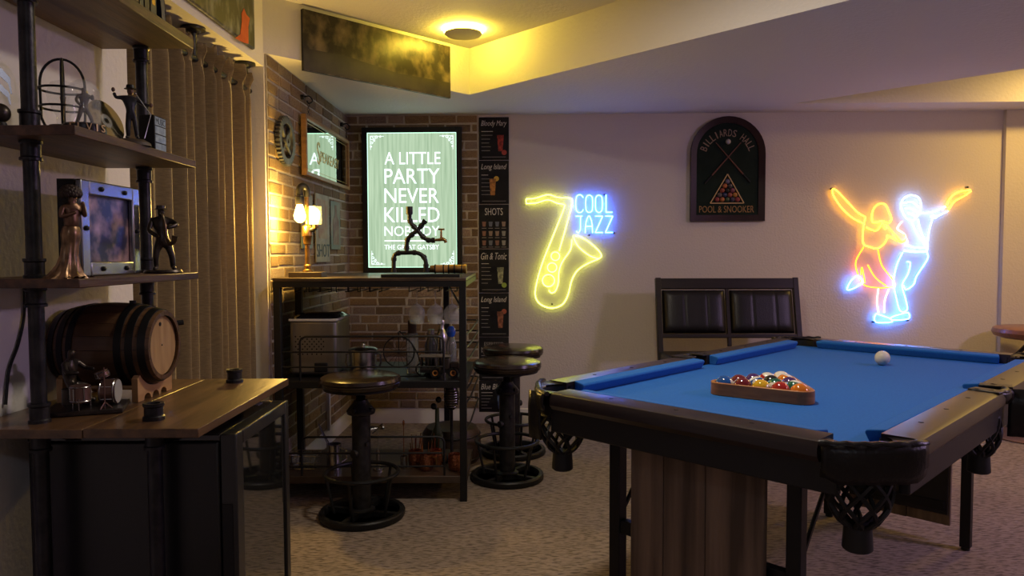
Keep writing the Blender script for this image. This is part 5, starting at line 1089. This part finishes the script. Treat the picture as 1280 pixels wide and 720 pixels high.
# saxophonist
t = thing('saxophonist_statuette', 'dark bronze statuette of a man playing saxophone beside the pipe post', 'statuette', (-0.995, 2.085, Z3), math.radians(20))
G().lathe([(0, 0), (0.05, 0), (0.052, 0.004), (0.048, 0.010), (0, 0.010)], 28, Matrix.Diagonal((1, 0.72, 1, 1))).build('base', M_darkbronze, t)
person(t, {'pelvis': (0, 0, 0.092, .0155), 'chest': (-0.004, 0.002, 0.140, .0185), 'neck': (-0.004, -0.003, 0.162, .007), 'head': (-0.002, -0.007, 0.173, .0105), 'headtop': (-0.002, -0.006, 0.186, .009), 'shL': (-0.026, 0, 0.150, .009), 'elL': (-0.034, -0.010, 0.120, .0075), 'haL': (-0.006, -0.028, 0.102, .006), 'shR': (0.020, 0, 0.152, .009), 'elR': (0.042, -0.012, 0.138, .0075), 'haR': (0.014, -0.032, 0.128, .006),
            'hipL': (-0.012, 0, 0.084, .012), 'knL': (-0.018, -0.004, 0.050, .0095), 'anL': (-0.018, 0.002, 0.016, .0075), 'toL': (-0.022, -0.016, 0.013, .006), 'hipR': (0.014, 0, 0.084, .012), 'knR': (0.024, -0.004, 0.050, .0095), 'anR': (0.026, 0.002, 0.016, .0075), 'toR': (0.032, -0.014, 0.013, .006)}, M_darkbronze)
G().lathe([(0, 0.181), (0.018, 0.181), (0.0125, 0.184), (0.0115, 0.192), (0, 0.194)], 16, c=(-0.002, -0.006, 0)).build('hat', M_darkbronze, t)
G().tube(smooth_path([(-0.002, -0.017, 0.170), (0.004, -0.030, 0.166), (0.010, -0.034, 0.14), (0.014, -0.034, 0.10), (0.022, -0.036, 0.084), (0.032, -0.038, 0.09), (0.036, -0.040, 0.106)], 4), [0.0018 + 0.00028 * i for i in range(25)], 8).build('saxophone', mat('worn brass bronze', (0.10, 0.07, 0.04), 0.3, 0.9), t)
# framed picture box
t = thing('picture_box', 'deep metal framed picture box with a colourful band photo on the shelf', 'picture frame', (-1.085, 1.889, Z3), math.radians(90))
w, h, d = 0.275, 0.235, 0.045; fw = 0.036; g = G()
M_pf = mat('brushed tin frame', (0.40, 0.41, 0.43), 0.24, 1.0, col2=(0.34, 0.35, 0.37), nscale=14, stretch=(1, 1, 0.1))
G().span((-w / 2, -d + 0.004, 0.0), (w / 2, 0, h)).build('box', M_black, t)
for a, b in (((-w / 2, 0), (-w / 2 + fw, h)), ((w / 2 - fw, 0), (w / 2, h)), ((-w / 2 + fw, 0), (w / 2 - fw, fw)), ((-w / 2 + fw, h - fw), (w / 2 - fw, h))): g.span((a[0], -d - 0.012, a[1]), (b[0], -d + 0.003, b[1]))
fr_ = g.build('frame', M_pf, t, bevel=0.004)
for x, z in ((-w / 2 + 0.018, h / 2), (w / 2 - 0.018, h / 2), (-0.05, h - 0.018), (0.06, h - 0.018), (-0.05, 0.018), (0.06, 0.018)):
    G().ball((x, -d - 0.013, z), 0.0065, 10, 6).build('rivet', M_black, fr_)
mm = mat('band photo print', (0.02, 0.02, 0.05), 0.3, col2=(0.45, 0.28, 0.26), nscale=16, detail=8, contrast=(0.42, 0.68))
G().span((-w / 2 + fw - 0.002, -d + 0.002, fw - 0.002), (w / 2 - fw + 0.002, -d + 0.0045, h - fw + 0.002)).build('photo', mm, t)
# drummer and drum kit
t = thing('drummer_statuette', 'dark statuette of a drummer behind a small drum kit on the counter', 'statuette', (-1.045, 1.775, ZC + 0.001), math.radians(20)); t.location = (-1.050, 1.792, ZC + 0.001)
M_dr = mat('dull pinkish metal', (0.16, 0.09, 0.07), 0.4, 0.6)
G().span((-0.085, -0.06, 0), (0.085, 0.065, 0.012)).build('base', M_darkbronze, t, bevel=0.002)
person(t, {'pelvis': (-0.045, 0.035, 0.062, .016), 'chest': (-0.043, 0.028, 0.105, .018), 'neck': (-0.040, 0.024, 0.127, .007), 'head': (-0.036, 0.020, 0.139, .0105), 'headtop': (-0.034, 0.019, 0.152, .009), 'shL': (-0.050, 0.006, 0.118, .008), 'elL': (-0.040, -0.018, 0.098, .006), 'haL': (-0.012, -0.020, 0.098, .005), 'shR': (-0.030, 0.045, 0.118, .008), 'elR': (-0.008, 0.045, 0.100, .006), 'haR': (0.012, 0.022, 0.100, .005),
            'hipL': (-0.040, 0.020, 0.058, .012), 'knL': (-0.012, 0.0, 0.056, .009), 'anL': (-0.010, 0.0, 0.022, .0075), 'toL': (0.006, -0.002, 0.017, .006), 'hipR': (-0.036, 0.045, 0.058, .012), 'knR': (-0.010, 0.05, 0.056, .009), 'anR': (-0.006, 0.05, 0.022, .0075), 'toR': (0.010, 0.05, 0.017, .006)}, M_darkbronze)
G().cyl((-0.045, 0.035, 0.012), (-0.045, 0.035, 0.052), 0.018, n=14).build('drum_stool', M_darkbronze, t)
def drum(c, r, h, M, nm):
    o = G().lathe([(0, 0), (r, 0), (r, h), (0, h)], 24, M).build(nm, M_dr, t)
    for z in (0.003, h - 0.003): G().ring(r, 0.0018, (0, 0, z), 24, 5, M).build('rim', M_chrome, o)
    for i in range(6): a = i * PI / 3; G().cyl(M @ Vector((r * math.cos(a), r * math.sin(a), h * 0.15)), M @ Vector((r * math.cos(a), r * math.sin(a), h * 0.85)), 0.0016, n=5).build('lug', M_chrome, o)
    return o
ft = drum(0, 0.022, 0.040, Matrix.Translation((-0.008, -0.038, 0.030)), 'floor_tom')
for a in (0.5, 2.6, 4.7): G().cyl((-0.008 + 0.022 * math.cos(a), -0.038 + 0.022 * math.sin(a), 0.012), (-0.008 + 0.022 * math.cos(a), -0.038 + 0.022 * math.sin(a), 0.04), 0.0016, n=6).build('drum_leg', M_chrome, ft)
bdm = drum(0, 0.031, 0.036, Matrix.Translation((0.030, 0.010, 0.044)) @ Matrix.Rotation(PI / 2, 4, 'Y') @ Matrix.Rotation(0.15, 4, 'X'), 'bass_drum')
G().lathe([(0, 0.0365), (0.029, 0.0365), (0.029, 0.038), (0, 0.038)], 24, Matrix.Translation((0.030, 0.010, 0.044)) @ Matrix.Rotation(PI / 2, 4, 'Y') @ Matrix.Rotation(0.15, 4, 'X')).build('drum_skin', mat('drum skin', (0.34, 0.34, 0.30), 0.5), bdm)
drum(0, 0.016, 0.018, Matrix.Translation((0.036, 0.0, 0.080)) @ Matrix.Rotation(-0.35, 4, 'Y'), 'rack_tom')
cs = G().cyl((0.045, -0.048, 0.012), (0.045, -0.048, 0.112), 0.0018, n=6).build('cymbal_stand', M_dr, t)
for a in (0, 2.1, 4.2): G().cyl((0.045, -0.048, 0.028), (0.045 + 0.016 * math.cos(a), -0.048 + 0.016 * math.sin(a), 0.012), 0.0013, n=5).build('stand_leg', M_dr, cs)
# ------------------------------------------------------------------ things on the second shelf
t = thing('caged_bulb_lamp', 'black wire caged bulb lamp on the shelf behind the glass dome', 'lamp', (-1.09, 1.795, Z2)); t.scale = (1.2, 1.2, 1.2)
G().lathe([(0, 0), (0.040, 0), (0.042, 0.006), (0.030, 0.012), (0.026, 0.026), (0, 0.026)], 24).build('base', M_black, t)
for k in range(2):
    a = k * PI / 2 + 0.5; pts = []
    for i in range(17):
        an = PI * i / 16; x = -0.039 * math.cos(an); z = 0.108 + 0.052 * math.sin(an); pts.append((x * math.cos(a), x * math.sin(a), z))
    pts = [(-0.030 * math.cos(a), -0.030 * math.sin(a), 0.020), (-0.038 * math.cos(a), -0.038 * math.sin(a), 0.04)] + pts + [(0.038 * math.cos(a), 0.038 * math.sin(a), 0.04), (0.030 * math.cos(a), 0.030 * math.sin(a), 0.020)]
    G().tube(pts, 0.0026, 6).build('cage_wire', M_black, t)
for z, r in ((0.062, 0.041), (0.098, 0.0425)): G().ring(r, 0.0024, (0, 0, z), 28, 6).build('cage_ring', M_black, t)
G().lathe([(0, 0.026), (0.012, 0.026), (0.013, 0.045), (0.028, 0.075), (0.030, 0.09), (0.022, 0.112), (0, 0.12)], 20).build('bulb', M_dome, t)
G().tube([(0, 0, 0.045), (-0.006, 0, 0.085), (0.006, 0, 0.085), (0, 0, 0.045)], 0.0008, 5).build('filament', M_brass, t)
t = thing('glass_dome', 'glass dome over a small dancing man figure, base lettered in gold', 'ornament', (-0.998, 1.722, Z2), math.radians(42))
G().lathe([(0, 0), (0.046, 0), (0.047, 0.004), (0.045, 0.019), (0.040, 0.022), (0, 0.022)], 32).build('base', mat('black dome base', (0.012, 0.010, 0.010), 0.3), t)
pr = [(0.036, 0.022), (0.036, 0.09)] + [(0.036 * math.cos(i * PI / 16), 0.09 + 0.036 * math.sin(i * PI / 16)) for i in range(1, 9)]
inn = [(max(r - 0.0015, 0), z - (0.0015 if z > 0.09 else 0)) for r, z in reversed(pr)]
pr[-1] = (0.0, pr[-1][1]); inn[0] = (0.0, inn[0][1])
G().lathe(pr + inn, 32).build('dome', M_dome, t)
s = 'ELVIS'; M_let = mat('gold letter', (0.6, 0.42, 0.24), 0.5, 0.2)
for i, ch in enumerate(s):
    a = -PI / 2 + (i - 2) * 0.36
    text(ch, M_let, t, (-0.0062, -0.0085, 0.0062, 0.0085) if ch != 'I' else (-0.0016, -0.0085, 0.0016, 0.0085), 0, M=Matrix.Translation((0.0465 * math.cos(a), 0.0465 * math.sin(a), 0.0112)) @ Matrix.Rotation(a + PI / 2, 4, 'Z'), depth=0.002)
person(t, {'pelvis': (0, 0, 0.060, .0075), 'chest': (0.002, 0, 0.082, .0095), 'neck': (0.002, 0, 0.094, .004), 'head': (0.001, -0.001, 0.101, .0058), 'headtop': (0.001, 0, 0.108, .005), 'shL': (-0.011, 0, 0.089, .0046), 'elL': (-0.016, -0.004, 0.075, .0038), 'haL': (-0.008, -0.009, 0.064, .003), 'shR': (0.013, 0, 0.089, .0046), 'elR': (0.019, -0.006, 0.080, .0038), 'haR': (0.016, -0.011, 0.092, .003),
            'hipL': (-0.006, 0, 0.056, .006), 'knL': (-0.010, -0.006, 0.042, .005), 'anL': (-0.014, 0.002, 0.026, .004), 'toL': (-0.018, -0.006, 0.0245, .0032), 'hipR': (0.006, 0, 0.056, .006), 'knR': (0.013, -0.004, 0.042, .005), 'anR': (0.018, 0.002, 0.026, .004), 'toR': (0.023, -0.006, 0.0245, .0032)}, mat('dark figure paint', (0.03, 0.022, 0.02), 0.5, col2=(0.07, 0.045, 0.035), nscale=60))
# leaning disc and silver rings
t = thing('leaning_disc', 'shiny iridescent disc leaning on silver ring ornament on the shelf', 'disc', (-1.03, 1.865, Z2), 0)
MD = Matrix.Translation((0.012, -0.012, 0.054)) @ Matrix.Rotation(math.radians(-12), 4, 'Z') @ Matrix.Rotation(math.radians(70), 4, 'Y')
m = mat('iridescent disc', (0.55, 0.5, 0.35), 0.12, 1.0); m.node_tree.nodes['Principled BSDF'].inputs['Thin Film Thickness'].default_value = 450 if 'Thin Film Thickness' in m.node_tree.nodes['Principled BSDF'].inputs else 0
G().lathe([(0.008, -0.0007), (0.056, -0.0007), (0.056, 0.0007), (0.008, 0.0007), (0.008, -0.0007)], 40, MD).build('disc', m, t)
G().lathe([(0.0075, -0.0012), (0.018, -0.0012), (0.018, 0.0012), (0.0075, 0.0012), (0.0075, -0.0012)], 24, MD).build('disc_hub', M_chrome, t)
for x, z, r in ((-0.022, 0.028, 0.026), (-0.026, 0.074, 0.018)):
    G().ring(r, 0.0035, (0, 0, 0), 24, 8, Matrix.Translation((x, 0.006, z)) @ Matrix.Rotation(PI / 2, 4, 'Y')).build('silver_ring', M_chrome, t)
# crooner with microphone stand
t = thing('crooner_statuette', 'painted statuette of a man in a hat singing at a microphone stand', 'statuette', (-0.982, 1.905, Z2), math.radians(25))
G().lathe([(0, 0), (0.046, 0), (0.044, 0.008), (0.03, 0.016), (0, 0.019)], 24, Matrix.Diagonal((1, 0.75, 1, 1))).build('base', mat('dusty brown base', (0.05, 0.035, 0.025), 0.6), t)
sk_ = mat('skin paint', (0.13, 0.065, 0.045), 0.5)
person(t, {'pelvis': (0, 0, 0.078, .010), 'chest': (-0.003, 0, 0.112, .013), 'neck': (-0.002, 0, 0.127, .005), 'shL': (-0.018, 0, 0.122, .006), 'elL': (-0.034, -0.002, 0.120, .005), 'haL': (-0.038, -0.004, 0.133, .0045), 'shR': (0.014, 0, 0.119, .006), 'elR': (0.030, -0.006, 0.106, .005), 'haR': (0.044, -0.010, 0.104, .0045),
            'hipL': (-0.006, 0, 0.072, .008), 'knL': (-0.008, -0.002, 0.045, .0065), 'anL': (-0.008, 0.002, 0.022, .005), 'toL': (-0.012, -0.010, 0.020, .004), 'hipR': (0.007, 0, 0.072, .008), 'knR': (0.010, -0.002, 0.045, .0065), 'anR': (0.012, 0.002, 0.022, .005), 'toR': (0.016, -0.010, 0.020, .004)}, mat('dark suit paint', (0.018, 0.018, 0.024), 0.4), 'suit')
G().ball((0.0, -0.002, 0.139), 0.0088, 16, 12, (0.92, 1, 1.18)).ball((0.002, -0.011, 0.138), 0.002, 8, 6).build('head', sk_, t)
for q in ((-0.039, -0.005, 0.139), (0.047, -0.011, 0.105)): G().ball(q, 0.005, 10, 8, (0.9, 0.7, 1.2)).build('hand', sk_, t)
G().lathe([(0, 0.1445), (0.0155, 0.1445), (0.0105, 0.147), (0.0095, 0.1545), (0, 0.156)], 18, c=(0, -0.001, 0)).build('hat', M_black, t)
mc_ = G().tube([(0.030, -0.022, 0.017), (0.046, -0.014, 0.080), (0.014, -0.014, 0.128)], 0.0013, 6).build('microphone_stand', M_chrome, t); G().ball((0.012, -0.014, 0.131), 0.0035, 8, 6).build('microphone', M_chrome, mc_)
# lettered block
t = thing('lettered_block', 'black box sign with pale blue lettered rows at the shelf end', 'sign', (-0.99, 2.035, Z2), math.radians(90))
G().span((-0.033, -0.020, 0), (0.033, 0.022, 0.098)).build('block', M_black, t, bevel=0.001)
M_pb = mat('pale blue print', (0.30, 0.38, 0.45), 0.6, col2=(0.18, 0.24, 0.30), nscale=60)
for i, (z, hh) in enumerate(((0.072, 0.022), (0.049, 0.020), (0.026, 0.020), (0.004, 0.019))): G().span((-0.030, -0.0212, z), (0.030, -0.0198, z + hh)).build('printed_row', M_pb, t)
text('MUSIC', mat('dark print', (0.03, 0.04, 0.05), 0.6), t, (-0.026, 0.0745, 0.026, 0.0915), -0.0211, depth=0.0006)
# silver note and ball at the near end
t = thing('silver_note', 'silver musical note ornament standing behind the pipe post', 'ornament', (-1.156, 1.678, Z2), math.radians(35)); t.scale = (0.7, 0.7, 1.0)
G().span((-0.030, -0.02, 0), (0.030, 0.02, 0.012)).build('base', M_black, t); G().span((-0.018, -0.005, 0.012), (-0.010, 0.005, 0.148)).build('stem', M_chrome, t, bevel=0.001)
G().prism([(-0.010, 0.148), (0.022, 0.122), (0.026, 0.085), (0.022, 0.085), (0.016, 0.108), (-0.010, 0.126)], -0.004, 0.004, plane='xz').prism([(-0.010, 0.11), (0.018, 0.088), (0.023, 0.06), (0.019, 0.06), (0.013, 0.076), (-0.010, 0.092)], -0.004, 0.004, plane='xz').build('flag', M_chrome, t)
t = thing('metal_ball', 'dark metal ball ornament on a small plinth at the shelf end', 'ornament', (-1.125, 1.622, Z2)); G().lathe([(0, 0), (0.016, 0), (0.012, 0.010), (0, 0.011)], 18).build('plinth', M_black, t); G().ball((0, 0, 0.030), 0.0215, 20, 14).build('ball', M_darkbronze, t)
# books on the top shelf
bk = [((.30, .12, .11), 'pinkish red', .040), ((.09, .06, .02), 'black and gold striped', .038), ((.02, .03, .03), 'thin black and white', .024), ((.015, .012, .012), 'plain black', .030), ((.02, .022, .028), 'thick charcoal', .036), ((.012, .018, .05), 'leaning navy blue', .026)]
y = 1.842
for i, (c, nm, th) in enumerate(bk):
    dep, hh = 0.17, (0.22, 0.235, 0.22, 0.25, 0.24, 0.23)[i]; ln = i == 5
    t = thing('book', '%s book standing on the top shelf' % nm, 'book', (XF - 0.014 - dep / 2, y + th / 2 + (0.026 if ln else 0), Z1 + 0.0005), 0, 'books on the top shelf')
    if ln: t.rotation_euler = (-math.radians(-7), 0, 0)
    G().box((0.0, 0, hh / 2), (dep - 0.006, th - 0.006, hh - 0.006)).build('pages', M_paper, t)
    cm = mat('book cover', c, 0.5, col2=tuple(q * 1.5 for q in c), nscale=20) if i != 1 else mat('striped cover', (0.02, 0.015, 0.012), 0.5, col2=(0.35, 0.24, 0.08), nscale=3, stretch=(1, 1, 14), contrast=(0.5, 0.6))
    g = G()
    for sy in (-1, 1): g.box((0, sy * (th / 2 - 0.0015), hh / 2), (dep, 0.003, hh))
    g.box((dep / 2 - 0.0015, 0, hh / 2), (0.003, th, hh)); g.build('cover', cm, t)
    if i in (2, 4): G().span((dep / 2 - 0.0002, -th * 0.22, 0.03), (dep / 2 + 0.0008, th * 0.22, hh * 0.8)).build('spine_print', M_paper if i == 2 else M_brass, t)
    y += th + 0.0015
# cable on the wall
P = smooth_path([on_left(1.83, 1.13, 0.006), on_left(1.825, 1.05, 0.006), on_left(1.80, 0.98, 0.006), on_left(1.765, 0.92, 0.006), on_left(1.75, 0.84, 0.006)], 6)
o = G().tube([p - P[0] for p in P], 0.0035, 6).build('power_cable', M_black, loc=P[0]); tag(o, 'black power cable hanging down the wall behind the shelves', 'cable')
